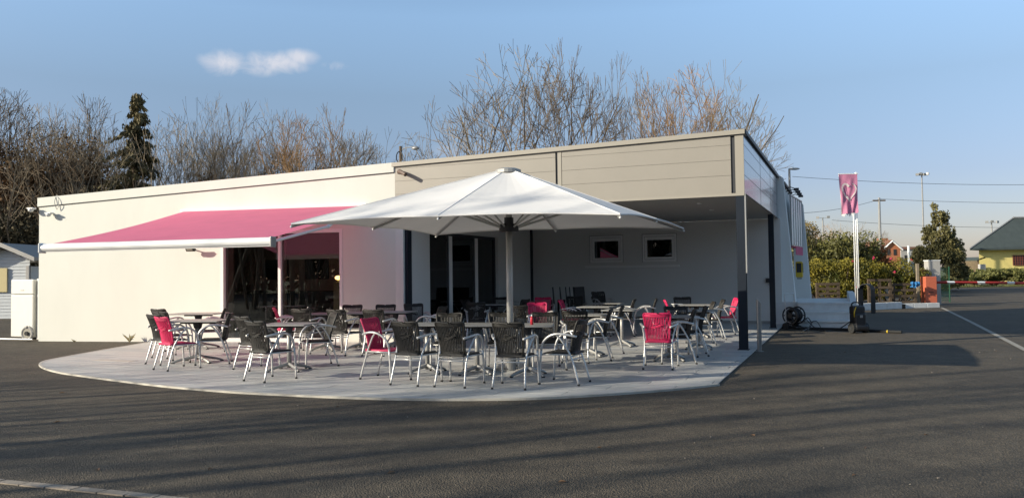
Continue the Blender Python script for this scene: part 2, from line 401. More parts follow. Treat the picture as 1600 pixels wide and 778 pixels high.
for i, (x, y, pc, ar) in enumerate(tiles):
    k = rng.choice([0, 1, 2], p=[.5, .27, .23]); fullp = ar > (TLn - .011) * (TWd - .011) * .999
    if i < 298:
        if fullp:
            o = link('tile', full_mesh(k), terrace, Lw(x + TLn / 2, y + TWd / 2, zt + random.uniform(0, .0012)), trz)
        else:
            b = MB(); b.prism([Lw(px, py, zt) for px, py in pc], (0, 0, .012)); b.build('tile', (M_tile, M_tile2, M_tile3)[k], terrace)
    else:
        rest[k].prism([Lw(px, py, zt) for px, py in pc], (0, 0, .012))
for k in range(3):
    if rest[k].v: stuff(rest[k].build('tiles', (M_tile, M_tile2, M_tile3)[k], terrace))
# pale edging strip following the curve
em = MB(); ed = [G(235, 535.5), G(165, 547.5)] + smooth_path(cur, 3)
for i in range(len(ed) - 1):
    a, b = ed[i], ed[i + 1]; t = (b - a).normalized(); n = Vector((t.y, -t.x, 0)); wd = .045
    a2 = ed[min(i + 1, len(ed) - 1)]
    em.prism([Vector((p.x, p.y, .001)) for p in (a, b, b - n * wd * -1, a - n * wd * -1)], (0, 0, deckz + .006))
em.build('edging_strip', M_edge, terrace)
sq = MB(); c = G(178, 563.6, deckz); sq.box((c.x, c.y, deckz + .0065), (.95, .22, .004), FG.rz); sq.build('access_cover', M_edge, terrace)

# ------------------------------------------------------------ the restaurant building
bld = thing('restaurant_building', 'low white and greige restaurant building with sloping roofline, glass doors and a covered corner', 'building')
TH = .3
dl, dr = FW.u_of(345), FW.u_of(535); dtop = 2.60
wm = MB()   # white front wall with the door opening
FW.quad(wm, [(0, 0), (dl, 0), (dl, ztop_w(dl)), (0, ztop_w(0))], -TH, 0)
FW.quad(wm, [(dl, dtop), (dr, dtop), (dr, ztop_w(dr)), (dl, ztop_w(dl))], -TH, 0)
FW.quad(wm, [(dr, 0), (LW, 0), (LW, ztop_w(LW)), (dr, ztop_w(dr))], -TH, 0)
wl = FW.p(0, 0, -TH); bk = -FW.n
wm.prism([FW.p(0, 0, -TH), FW.p(0, 0, -13), FW.p(0, 3.55, -13), FW.p(0, 3.55, -TH)], FW.u * TH)
wm.prism([FW.p(0, 0, -13), FW.p(LW + 2.8, 0, -13), FW.p(LW + 2.8, 4.05, -13), FW.p(0, 3.55, -13)], FW.n * -TH)
wm.build('wall', M_wall, bld)
pm = MB()   # parapet band standing a little proud of the wall, with the dark line under it
FW.quad(pm, [(-.03, 3.55 - .20), (LW - .02, 4.04 - .20), (LW - .02, 4.04 + .015), (-.03, 3.55 + .015)], -.02, .028)
pm.build('parapet_band', M_wall, bld)
pl_ = MB(); FW.quad(pl_, [(-.02, 3.333), (LW - .02, 3.823), (LW - .02, 3.838), (-.02, 3.348)], -.02, .018); pl_.build('shadow_gap', M_dark, bld)
# window frame members of the double sliding door
def bars(fr, mb, lst):
    for (u0, u1, z0, z1, w0, w1) in lst: fr.box(mb, u0, u1, z0, z1, w0, w1)
um = FW.u_of(436)
dm = MB(); bars(FW, dm, [(dl, dl + .07, .0, dtop, -.14, .012), (dr - .07, dr, .0, dtop, -.14, .012), (dl + .07, dr - .07, dtop - .08, dtop, -.14, .012), (dl + .07, dr - .07, .0, .10, -.14, .02)])
door = dm.build('glass_door', M_trim, bld); door['label'] = 'wide white framed glass door under the pink awning'
mm = MB(); bars(FW, mm, [(um - .035, um + .03, .1, dtop - .08, -.12, -.01)]); mm.build('mullion', M_trim, door)
M_beige = mat('beige_frame', (.30, .28, .23), .5)
for q in ((um + .05, um + .13, .1, dtop - .08, -.13, -.105), (dl + .13, dl + .27, .1, dtop - .08, -.13, -.105)): m3 = MB(); bars(FW, m3, [q]); m3.build('inner_frame', M_beige, door)
for (a, b) in ((dl + .07, um - .035), (um + .03, dr - .07)):
    g = MB(); FW.box(g, a, b, .1, dtop - .08, -.10, -.09); g.build('pane', M_glass, door)
def zat0(fr, px, py):
    p = fr.p(fr.u_of(px, py), 0, 0); r = ray(px, py); return CAMH + r.z * (p.y / r.y)
M_sideb = mat('pale_green_board', (.55, .60, .36), .7)
# interior rooms
im = MB()
im.prism([FW.p(.3, .012, -TH), FW.p(LW + .1, .012, -TH), FL_.p(.05, .012, -.3), FW.p(LW + 2.8, .012, -12.9), FW.p(.3, .012, -12.9)], (0, 0, .006)); im.build('interior_floor', M_inf, bld)
ic = MB(); ic.prism([FW.p(.02, 2.95, -TH - .01), FW.p(LW + .1, 2.95, -TH - .01), FL_.p(.05, 2.95, -.3), FW.p(LW + 2.8, 2.95, -12.95), FW.p(.02, 2.95, -12.95)], (0, 0, .05)); ic.build('ceiling', M_inw, bld)
iw = MB(); FW.box(iw, .4, LW + .05, 0.02, 2.94, -3.6, -3.4); iw.build('partition_wall', M_inw, bld)
ct = MB(); FW.box(ct, 4.2, 7.6, .02, 1.08, -3.2, -2.7); FW.box(ct, 4.15, 7.65, 1.08, 1.13, -3.25, -2.65)
for k in range(3):
    fb = MB(); FW.box(fb, 4.3 + k * 1.2, 5.0 + k * 1.2, 1.45, 2.0, -3.39, -3.36); tag(fb.build('wall_picture', M_ind), ['left', 'middle', 'right'][k] + ' dark picture on the wall inside behind the glass door', 'picture', 'pictures inside the restaurant')
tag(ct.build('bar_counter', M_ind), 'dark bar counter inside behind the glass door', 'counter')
FD = Frame(FW.p(0, 0, -1.6), FW.u); ub = FD.u_of(521, 450); zl0 = zat0(FD, 524, 439)
cb = MB(); FD.quad(cb, [(ub, .62), (ub + .9, .62), (ub + .9, zl0 - .18), (ub + .12, zl0 - .02), (ub, zl0 - .02)], -.4, 0); FD.box(cb, ub - .2, ub + .9, .56, .615, -.5, .05)
tag(cb.build('sideboard', M_sideb), 'pale green sideboard seen through the right pane of the door', 'sideboard')
lp = thing('table_lamp', 'small lit lamp glowing behind the right door pane', 'lamp', FD.p(FD.u_of(524.5, 436), zl0 - .34, -.15))
b_ = MB(); b_.tube([(0, 0, 0), (0, 0, .38)], .02, 8); b_.disc((0, 0, .01), .07, .02); b_.build('stand', M_beige, lp)
b_ = MB(); b_.ball((0, 0, .42), .085, .085, .055); b_.build('lamp_shade', M_lamp, lp, True)
# roof of the white part
rf = MB(); rf.prism([FW.p(.0, 3.25, -TH), FW.p(LW + .05, 3.6, -TH), FB.p(0, 3.66, -.1), FW.p(LW + 2.8, 3.8, -13), FW.p(0, 3.35, -13)], (0, 0, .1)); rf.build('roof', M_cap, bld)

# greige corner: fascia panels, soffit, cap
zb = 2.99; zl = [zb, 3.335, 3.63, 3.915]
bm_ = MB()
FG.quad(bm_, [(0, zb + .01), (LG - .03, zb + .01), (LG - .03, 4.15), (0, 4.0)], -.25, -.025); 
FS.quad(bm_, [(.03, zb + .01), (RD - .01, zb + .01), (RD - .01, 4.15), (.03, 4.15)], -.25, -.025); bm_.build('fascia_core', M_dark, bld)
uj = FG.u_of(872, 300)
def panelrow(fr, u0, u1, zt0, zt1, m, gap=.005):
    for i in range(4):
        z0 = zl[i] + gap / 2
        if i < 3: q = [(u0, z0), (u1, z0), (u1, zl[i + 1] - gap / 2), (u0, zl[i + 1] - gap / 2)]
        else: q = [(u0, z0), (u1, z0), (u1, zt1), (u0, zt0)]
        b = MB(); fr.quad(b, q, -.03, 0); b.build('cladding_panel', m, bld)
panelrow(FG, .0, uj - .05, ztop_g(0) - .09, ztop_g(uj) - .09, M_grey)
panelrow(FG, uj + .09, LG - .24, ztop_g(uj) - .09, ztop_g(LG) - .09, M_grey)
tr = MB(); FG.quad(tr, [(uj + .0, zb), (uj + .08, zb), (uj + .08, ztop_g(uj) - .08), (uj + .0, ztop_g(uj) - .08)], -.03, .006)
FG.quad(tr, [(LG - .16, zb), (LG + .0, zb), (LG + .0, ztop_g(LG) - .05), (LG - .16, ztop_g(LG) - .05)], -.03, .008)
FG.quad(tr, [(0, zb - .05), (LG, zb - .05), (LG, zb), (0, zb)], -.05, .014); tr.build('corner_trim', M_cap, bld)
cp = MB(); FG.quad(cp, [(-.06, ztop_g(0) - .08), (LG + .03, ztop_g(LG) - .08), (LG + .03, ztop_g(LG) + .01), (-.06, ztop_g(0) + .01)], -.32, .045); cp.build('roof_cap', M_cap, bld)
cg = MB(); FG.quad(cg, [(0, ztop_g(0) - .10), (LG, ztop_g(LG) - .10), (LG, ztop_g(LG) - .081), (0, ztop_g(0) - .081)], -.03, .02); cg.build('shadow_gap', M_dark, bld)
sj = [0, .42 * 8.0, .74 * 8.0, 8.0]
sj = [FS.u_of(1170 + .5, 300) * 0 + .0, 3.1, 5.6, 7.55]
for a, b in zip(sj[:-1], sj[1:]): panelrow(FS, a + .035, b - .035, 4.11, 4.11, M_greys, .012)
t2 = MB(); FS.box(t2, 7.56, 8.0, zb, 4.13, -.03, .004); t2.build('end_trim', M_greys, bld)
cs = MB(); FS.box(cs, .0, 8.02, 4.125, 4.20, -.3, .045); cs.build('roof_cap', M_navy, bld)
sf = MB(); sf.prism([FG.p(.0, zb - .002, -.04), FG.p(LG - .03, zb - .002, -.04), FB.p(LG - .03, zb - .002, -.02), FB.p(0, zb - .002, -.02)], (0, 0, .03)); soff = sf.build('soffit', M_soff, bld)
for (px, py) in ((1093, 318), (1112, 328)):
    r = ray(px, py); t = (zb - .01 - CAMH) / r.z; b = MB(); b.disc((r.x * t, r.y * t, zb - .012), .06, .014); b.build('downlight', M_trim, soff)
r2 = MB(); r2.prism([FG.p(0, 3.85, -.26), FG.p(LG - .26, 3.9, -.26), FB.p(LG - .26, 3.9, -.3), FB.p(0, 3.85, -.3)], (0, 0, .06)); r2.build('roof', M_cap, bld)
# recess walls: back wall with two small windows, side wall with sliding glass
wu = [(FB.u_of(922, 390), FB.u_of(973, 390)), (FB.u_of(1004, 390), FB.u_of(1057, 390))]
def zat(fr, px, py, w=0): 
    u = fr.u_of(px, py); p = fr.p(u, 0, w); r = ray(px, py); return CAMH + r.z * (p.y / r.y)
wz0, wz1 = zat(FB, 948, 410), zat(FB, 948, 368.5)
bw = MB()
for (a, b, z0, z1) in ((0, LG + .05, 0, wz0), (0, LG + .05, wz1, zb - .006), (0, wu[0][0], wz0, wz1), (wu[0][1], wu[1][0], wz0, wz1), (wu[1][1], LG + .05, wz0, wz1)):
    FB.box(bw, a, b, z0, z1, -.25, 0)
bw.build('back_wall', M_wallin, bld)
pr = MB(); FB.box(pr, .2, LG - .15, 0.02, .10, .0, .012); pr.build('skirting', M_soff, bld)
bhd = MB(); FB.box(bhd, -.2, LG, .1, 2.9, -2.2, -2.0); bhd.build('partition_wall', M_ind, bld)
for i, (a, b) in enumerate(wu):
    f = MB(); t = .06
    M_wf = MATS.get('window_frame') or mat('window_frame', (.86, .85, .82), .5)
    bars(FB, f, [(a, a + t, wz0, wz1, -.06, .025), (b - t, b, wz0, wz1, -.06, .025), (a + t, b - t, wz1 - t, wz1, -.06, .025), (a + t, b - t, wz0, wz0 + t, -.06, .025)])
    wn = f.build('window', M_wf, bld); bevel(wn, .006)
    gk = MB(); bars(FB, gk, [(a - .012, a - .001, wz0 - .012, wz1 + .012, -.01, .004), (b + .001, b + .012, wz0 - .012, wz1 + .012, -.01, .004), (a - .001, b + .001, wz1 + .001, wz1 + .012, -.01, .004), (a + t - .0, a + t + .007, wz0 + t, wz1 - t, -.06, .0), (b - t - .007, b - t, wz0 + t, wz1 - t, -.06, .0), (a + t + .007, b - t - .007, wz1 - t - .007, wz1 - t, -.06, .0)]); gk.build('gasket', M_dark, wn)
    s_ = MB(); t2_ = .135
    bars(FB, s_, [(a + t + .008, a + t2_, wz0 + t + .008, wz1 - t - .008, -.05, .012), (b - t2_, b - t - .008, wz0 + t + .008, wz1 - t - .008, -.05, .012), (a + t2_, b - t2_, wz1 - t2_ - .03, wz1 - t - .008, -.05, .012), (a + t2_, b - t2_, wz0 + t + .008, wz0 + t2_, -.05, .012)])
    bevel(s_.build('sash', M_wf, wn), .006)
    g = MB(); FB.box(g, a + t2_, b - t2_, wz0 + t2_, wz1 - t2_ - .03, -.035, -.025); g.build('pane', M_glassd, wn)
    h = MB(); FB.box(h, a + .02, b - .02, wz1 + .03, wz1 + .05, 0, .03); h.build('drip_rail', M_wallin, wn)
sm = MB(); zs = zat(FB, 990, 416.5); FB.box(sm, FB.u_of(915, 416), FB.u_of(1062, 416), zs - .03, zs + .04, 0, .09); bevel(sm.build('sill', M_wf, bld), .01)
# side wall of recess; local u runs from back (0) to front (RD)
def uL(px, py=400): return FL_.u_of(px, py)
ga, gb = uL(768), uL(660); gz = 2.56
lw = MB()
for (a, b, z0, z1) in ((0, ga, 0, zb - .006), (gb, RD, 0, zb - .006), (ga, gb, gz, zb - .006)): FL_.box(lw, a, b, z0, z1, -.2, 0)
lw.build('side_wall', M_wallin, bld)
sd = MB(); bars(FL_, sd, [(ga, ga + .06, .02, gz, -.12, .01), (gb - .06, gb, .02, gz, -.12, .01), (ga + .06, gb - .06, gz - .07, gz, -.12, .01), (ga + .06, gb - .06, .02, .07, -.12, .015)])
sdoor = sd.build('sliding_door', M_dark, bld)
M_wf0 = mat('window_frame', (.86, .85, .82), .5)
for px in (695, 736): 
    u = uL(px); b = MB(); bars(FL_, b, [(u - .20, u - .045, .07, gz - .07, -.11, -.03), (u + .045, u + .19, .07, gz - .07, -.07, .004)]); b.build('stile', M_wf0, sdoor)
    b = MB(); bars(FL_, b, [(u - .044, u + .044, .07, gz - .07, -.09, -.02)]); b.build('gasket', M_dark, sdoor)
us_ = [ga + .06, uL(735), uL(695), gb - .06]
for a, b in zip(us_[:-1], us_[1:]):
    g = MB(); FL_.box(g, a, b, .07, gz - .07, -.085 , -.08); g.build('pane', M_glass, sdoor)
pd = MB(); FL_.box(pd, uL(824), uL(807), .03, 2.35, .0, .035); dd = pd.build('service_door', M_wallin, bld); bevel(dd, .006)
kd = MB(); FL_.box(kd, uL(806), uL(804), .03, 2.1, .0, .02); kd.build('door_gap', M_dark, bld)
for px, py in ((783, 439), (820, 438)):
    u = uL(px, py); z = zat(FL_, px, py); b = MB(); FL_.box(b, u - .05, u + .05, z - .06, z + .06, .0, .06); bevel(b.build('wall_socket', M_black, bld), .01)
u = FB.u_of(1200.5, 438); z = zat(FB, 1200.5, 438); b = MB(); FB.box(b, u - .07, u + .07, z - .06, z + .06, 0, .06); b.tube([FB.p(u + .03, z - .05, .05), FB.p(u + .06, z - .25, .06), FB.p(u + .09, z - .4, .03)], .012); b.build('wall_socket', M_black, bld)
# steel columns
def column(px0, px1, pybase, ytop, label, strip=False):
    a, b = G(px0, pybase), G(px1, pybase); c = (a + b) / 2; wdt = (b - a).length
    t = thing('steel_column', label, 'column', (c.x, c.y, deckz + .004 if True else 0), FG.rz, 'navy steel columns of the covered corner')
    m = MB(); z1 = zb - deckz - .01
    m.box((0, -wdt / 2 + .006, z1 / 2), (wdt, .012, z1)); m.box((0, wdt / 2 - .006, z1 / 2), (wdt, .012, z1)); m.box((0, 0, z1 / 2), (.012, wdt - .024, z1))
    m.box((-wdt / 2 + .004, 0, z1 / 2 - .0), (.008, wdt - .026, z1))
    m.build('beam', M_navy, t)
    p = MB(); p.box((0, 0, .006), (wdt + .05, wdt + .05, .012)); p.build('base_plate', M_navy, t)
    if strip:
        s = MB(); s.box((wdt / 2 + .012, -wdt / 2 + .02, 1.45 + (z1 - 1.45) / 2), (.024, .04, z1 - 1.45)); s.build('reflection_strip', M_tube, t)  # pale strip stands in for light reflected off the upper column
    return t
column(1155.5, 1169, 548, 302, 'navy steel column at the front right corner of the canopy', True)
column(1204, 1212.5, 513.5, 340, 'navy steel column by the right end of the shaded back wall')
c3 = thing('steel_column', 'navy steel column in the dark back left corner of the recess', 'column', (*FB.p(.12, 0, .16).xy, deckz + .004), FG.rz, 'navy steel columns of the covered corner')
m = MB(); z1 = zb - deckz - .01; m.box((0, .09, z1 / 2), (.19, .012, z1)); m.box((0, -.09, z1 / 2), (.19, .012, z1)); m.box((0, 0, z1 / 2), (.012, .168, z1)); m.box((.09, 0, z1 / 2), (.008, .160, z1)); m.build('beam', M_navy, c3)
c4p = HG + FG.u * .17 + us * .16
c4 = thing('steel_column', 'navy steel column beside the white wall end, left of the sliding doors', 'column', (c4p.x, c4p.y, deckz + .004), FG.rz, 'navy steel columns of the covered corner')
m = MB(); m.box((0, -.09, z1 / 2), (.2, .012, z1)); m.box((0, .09, z1 / 2), (.2, .012, z1)); m.box((0, 0, z1 / 2), (.012, .168, z1)); m.box((.09, 0, z1 / 2), (.008, .16, z1)); m.build('beam', M_navy, c4)

# right flank: battered fins, long side wall, cornice lights
FE = Frame(CC + us * RD, CC - HG)
def fin(px_tl, px_tr, ytop, px_br, ybase, px_bl, Y, depth, z0):
    A = AT(px_bl, ybase, Y); B = AT(px_br, ybase, Y); Cq = AT(px_tr, ytop, Y); D = AT(px_tl, ytop, Y)
    A.z = z0; B.z = z0
    m = MB(); m.prism([A, B, Cq, D], us * depth); return m
f1 = fin(1210, 1223, 277, 1247, 512, 1210, (CC + us * RD).y + .12, .45, .0); bevel(f1.build('battered_fin', M_wallin, bld), .01)
f2 = fin(1240, 1254, 318, 1267.5, 470, 1240, 25.6, .5, .6); bevel(f2.build('battered_fin', M_wallin, bld), .01)
FS2 = Frame(CC + us * (RD + .5) + FE.u * .1, us)
sw = MB(); FS2.box(sw, .1, 3.3, 0, 4.0, -.25, 0); sw.build('flank_wall', M_wallin, bld)
sc_ = MB(); FS2.box(sc_, .1, 3.4, 4.0, 4.08, -.3, .06); sc_.build('roof_cap', M_dark, bld)
def fixture(parent, u, fr, z):
    m = MB(); m.tube([fr.p(u, z, 0), fr.p(u, z + .05, .18), fr.p(u, z, .30)], .015, 6); m.box(fr.p(u, z - .02, .34), (.16, .14, .06), fr.rz); m.build('floodlight', M_black, parent)
for u_ in (.5, 1.3, 2.1, 2.9): fixture(bld, u_, FS2, 3.9)
FP = Frame(FS2.p(.35, 0, .16), us + FS2.n * .07)
pn = MB()
for u_ in (.0, .5, 1.0, 1.5, 2.0, 2.5): FP.box(pn, u_ - .012, u_ + .012, 2.25, 3.7, .0, .04)
for z_ in (2.25, 3.7): FP.box(pn, -.02, 2.52, z_ - .02, z_ + .02, -.002, .042)
fr_ = pn.build('glazing_bars', M_tube, bld)
gl = MB(); FP.box(gl, .0, 2.5, 2.27, 3.68, .01, .025); gl.build('frosted_panel', M_trim, fr_)
pa = MB(); FP.quad(pa, [(.1, 2.20), (1.6, 2.20), (1.6, 1.97), (.1, 1.97)], .12, .14); FP.quad(pa, [(.1, 2.20), (1.6, 2.20), (1.6, 2.22), (.1, 2.22)], -.1, .14)
tag(pa.build('side_awning', M_pink), 'small pink valance awning on the shaded right flank of the building', 'awning')
yc = AT(1249, 421, 24.4); yb = thing('defibrillator_box', 'yellow wall box with dark window on the shaded white fin', 'wall box', yc, FS.rz)
m = MB(); m.box((0, 0, 0), (.36, .20, .48)); bevel(m.build('case', M_yelb, yb), .03)
m = MB(); m.box((-.02, -.104, .05), (.26, .012, .28)); m.box((-.184, -.0, .05), (.012, .14, .28)); m.build('window', M_black, yb)
m = MB(); m.box((0, 0, -.27), (.24, .14, .05)); m.build('bracket', M_tube, yb)

# fascia spout and small fittings on the roofline
sp = thing('rain_spout', 'dark curved rain spout sticking out of the greige fascia', 'spout', FG.p(.10, 3.83, 0))
m = MB(); m.tube(smooth_path([(0, .02, 0), (.03, -.12, .01), (.10, -.24, -.03), (.2, -.34, -.10)], 3), [.045] * 10, 8); m.build('pipe', mat('brown_pipe', (.12, .08, .06), .5), sp)
def camera_dome(loc, label, mir=1):
    t = thing('security_camera', label, 'camera', loc, FW.rz, 'white cameras on the building corner')
    m = MB(); m.tube([(0, 0, 0), (0, -.06, -.01), (0, -.10, -.02)], .022, 8); m.build('arm', M_trim, t)
    m = MB(); m.ball((-.02 * mir, -.12, -.04), .065, .065, .055); m.box((0, -.12, .0), (.17, .12, .03)); m.build('housing', M_trim, t)
camera_dome(FW.p(.0, 3.28, .0) + Vector((-.1, 0, .02)), 'white camera poking out past the left corner of the white wall')
camera_dome(FW.p(.4, 3.17, .0), 'white dome camera on the white wall just below the roof line at its left end')
m = MB(); m.tube(smooth_path([FW.p(.52, 3.62, .0), FW.p(.6, 3.5, .06), FW.p(.62, 3.35, .06), FW.p(.55, 3.25, .05)], 4), .008, 5); m.tube(smooth_path([FW.p(.52, 3.62, 0.01), FW.p(.50, 3.45, .06), FW.p(.55, 3.27, .05)], 4), .008, 5)
tag(m.build('camera_cable', M_tube), 'thin looped grey cable over the top left of the white wall', 'cable')
camera_dome(AT(1218, 277, 22.6) + Vector((-.05, 0, .0)), 'white camera at the far end of the greige side fascia')
fl = thing('floodlight', 'small dark floodlight on the white wall under the pink awning bar', 'floodlight', FW.p(FW.u_of(306, 390), zat(FW, 306, 391), 0), FW.rz)
m = MB(); m.tube([(0, 0, 0), (0, -.13, .03), (-.1, -.17, .03)], .015, 6); m.tube([(0, 0, 0), (0, -.13, .03), (.1, -.17, .03)], .015, 6); m.build('bracket', M_black, fl)
m = MB(); m.box((0, -.22, .04), (.24, .06, .15), 0, Matrix.Rotation(R(35), 3, 'X')); bevel(m.build('housing', M_black, fl), .01)
m = MB(); m.box((0, -.258, .018), (.15, .012, .08), 0, Matrix.Rotation(R(35), 3, 'X')); m.build('lens', M_beige, fl)
rl = thing('roof_lamp', 'dark roof lamp on a bent arm with a coil of cable at its post', 'lamp', AT(626, 250, 18.6), FG.rz)
m = MB(); m.tube([(0, 0, -.3), (0, 0, .32)], .035, 8); m.build('post', M_barkd, rl)
m = MB(); m.tube(smooth_path([(.03, 0, .22), (.12, 0, .27), (.32, 0, .28)], 3), .012, 6); m.build('arm', M_tube, rl)
m = MB(); m.ball((.40, 0, .245), .10, .07, .045); m.build('lamp_head', M_tube, rl, True)
m = MB(); pts = [(.085 * math.cos(a) * 1.0, -.05, .06 + .13 * math.sin(a)) for a in np.linspace(0, 2 * math.pi, 20)]; m.tube(pts, .013, 5, False); m.build('cable_coil', M_black, rl)

# ------------------------------------------------------------ pink awning
aw = thing('pink_awning', 'wide pink folding awning with white front bar over the glass door', 'awning')
uA = FW.u_of(290, 330); zA = zat(FW, 290, 331); proj = 4.2
def find_w(px, w): r = ray(px, 385); Fp = Frame(FW.p(0, 0, w), FW.u); return Fp.u_of(px, 385)
# projection so that the front left end is seen at column 72
best = min(np.linspace(2.5, 6, 200), key=lambda w_: abs(find_w(70, w_) - uA)); proj = float(best)
uR = find_w(425, proj); Wd = uR - uA
pL = FW.p(uA, 0, proj); r = ray(70, 387.5); zBar = CAMH + r.z * pL.y / r.y
pR = FW.p(uR, 0, proj); r = ray(425, 377.5); zBar2 = CAMH + r.z * pR.y / r.y
fm = MB(); nu, nw = 24, 16; vs = []; fs = []
for i in range(nu + 1):
    for k in range(nw + 1):
        tt = k / nw; u = uA + .05 + (Wd - .1) * i / nu; zf = zBar + (zBar2 - zBar) * i / nu
        z = zA + (zf + .06 - zA) * tt - .05 * math.sin(math.pi * tt); vs.append(FW.p(u, z, .12 + (proj - .12) * tt))
for i in range(nu):
    for k in range(nw): a = i * (nw + 1) + k; fs.append((a, a + 1, a + nw + 2, a + nw + 1))
fm.add(vs, fs); fm.build('canopy', M_pink, aw, True)
bmx = MB(); bmx.tube([FW.p(uA - .02, zBar, proj + .02), FW.p(uR + .02, zBar2, proj + .02)], .078, 14)
FW.quad(bmx, [(uA, zBar - .082), (uR, zBar2 - .082), (uR, zBar2 - .0), (uA, zBar)], proj - .02, proj + .05); bmx.build('front_bar', M_trim, aw)
for u, z in ((uA - .03, zBar), (uR + .03, zBar2)):
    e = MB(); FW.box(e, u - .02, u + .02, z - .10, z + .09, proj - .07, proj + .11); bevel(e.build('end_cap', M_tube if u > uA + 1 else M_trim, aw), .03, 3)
cs_ = MB(); FW.box(cs_, uA - .05, uR + .05, zA - .06, zA + .05, 0, .16); bevel(cs_.build('cassette', M_trim, aw), .02)
for (ua, ue, ub) in ((uR - .35, uR - .9, uR - .12), (uA + .35, uA + .9, uA + .12)):
    elbow = FW.p((ue), (zA + zBar) / 2 - .08, proj * .5)
    if ua > uA + 2: elbow = FW.p(uR + .0, (zA + zBar2) / 2 - .1, proj * .48); ua = uR - 1.9 + 1.6
    m = MB(); m.tube([FW.p(ua, zA - .06, .12), elbow], .032, 8); m.tube([elbow, FW.p(ub, zBar, proj - .03)], .028, 8); m.ball(elbow, .045); m.build('folding_arm', M_trim, aw)

# ------------------------------------------------------------ big white parasol
zr = 2.25
P4, P2, P3, P1f = (G(455, 350, zr), G(969, 335, zr), G(1068, 357, zr), G(681, 366.4, zr))
uc = ((P2 - P4) + (P3 - P1f)) / 2; vc = ((P3 - P2) + (P1f - P4)) / 2; cen = (P2 + P4 + P3 + P1f) / 4
ua_ = uc.normalized(); vc = vc - ua_ * (vc.dot(ua_)) * .35
pcx, pcy = cen.x, cen.y
r_ = ray(796, 420); pcx = r_.x * pcy / r_.y
um_ = thing('market_parasol', 'huge square white parasol on a thick grey pole standing over the tables', 'parasol', (pcx, pcy, 0))
zap = CAMH + ray(795, 264).z * pcy / ray(795, 264).y
cor = [(-.5, -.5), (.5, -.5), (.5, .5), (-.5, .5)]
def rim(s_, t_):
    a, b = s_ + .5, t_ + .5; q = P4 * ((1 - a) * (1 - b)) + P2 * (a * (1 - b)) + P3 * (a * b) + P1f * ((1 - a) * b); return Vector((q.x - pcx, q.y - pcy, zr))
MU = Vector((0, 0, .05)); rimpts = [rim(-.5, -.5), rim(-.03, -.5) + MU, rim(.5, -.5), rim(.5, 0) + MU, rim(.5, .5), rim(0, .5) + MU, rim(-.5, .5), rim(-.5, 0) + MU]
apex = Vector((0, 0, zap)); cv = MB(); NR = 14; NS = 8; vs = []; fs = []
rim2 = []
for i in range(8):
    a, b = rimpts[i], rimpts[(i + 1) % 8]
    for k in range(NS):
        t = k / NS; p = a.lerp(b, t); sag = math.sin(math.pi * t); p = p.copy(); p.z += .030 * sag; p -= Vector((p.x, p.y, 0)) * .012 * sag; rim2.append((p, sag))
for k in range(NR + 1):
    t = .045 + (1 - .045) * k / NR
    for (p, sag) in rim2:
        q = apex.lerp(p, t); q.z -= .055 * sag * math.sin(math.pi * t) ; vs.append(q)
n_ = len(rim2)
for k in range(NR):
    for i in range(n_): fs.append((k * n_ + i, k * n_ + (i + 1) % n_, (k + 1) * n_ + (i + 1) % n_, (k + 1) * n_ + i))
cv.add(vs, fs); cvo = cv.build('canopy', M_canv, um_, False); so_ = cvo.modifiers.new('thick', 'SOLIDIFY'); so_.thickness = .006
hemo = MB()
for i in range(8): 
    hemo.tube([rim2[(i * NS + k) % n_][0] - Vector((0, 0, .006)) for k in range(NS + 1)], .009, 4)
hemo.build('hem', M_canv, um_)
for i in range(8):
    m = MB(); m.tube([apex.lerp(rimpts[i], t) + Vector((0, 0, .006)) for t in (.06, .3, .6, 1)], .008, 4); m.build('seam', M_canv, um_)
hubz = CAMH + ray(795, 357).z * pcy / ray(795, 357).y
for i in range(8):
    e = rimpts[i]; m = MB(); st_ = apex.lerp(e, .04) - Vector((0, 0, .05)); en = e - Vector((0, 0, .035)); d_ = (en - st_)
    m.tube([st_, en], .019, 4); rb = m.build('rib', M_tube, um_)
    m = MB(); mid = st_ + d_ * .47; m.tube([Vector((0, 0, hubz)) + Vector((d_.x, d_.y, 0)).normalized() * .09, mid], .018, 4); m.build('strut', M_pole, rb)
    m = MB(); m.ball(e - Vector((0, 0, .04)), .017); m.build('rib_end', M_trim, rb)
m = MB(); m.tube([(0, 0, .03), (0, 0, hubz + .35)], .049, 20); m.build('pole', M_pole, um_, True)
m = MB(); m.tube([(0, 0, hubz + .3), (0, 0, zap - .04)], .04, 14); m.build('mast_top', M_tube, um_)
m = MB(); m.tube([(0, 0, hubz - .055), (0, 0, hubz + .03)], .15, 20); m.tube([(0, 0, hubz + .03), (0, 0, hubz + .17)], .072, 16)
for i in range(8): a = i * math.pi / 4; m.box((.11 * math.cos(a), .11 * math.sin(a), hubz + .045), (.05, .05, .05), a)
m.build('hub', M_dark, um_)
m = MB(); m.tube([(0, 0, zap - .07), (0, 0, zap - .02), (0, 0, zap + .005)], [.2, .2, .13], 20); m.build('crown_cap', M_tube, um_)
m = MB(); m.box((0, 0, deckz + .014), (.5, .5, .02), FW.rz); m.tube([(0, 0, .04), (0, 0, .26)], .085, 16); m.build('base_plate', M_tube, um_)

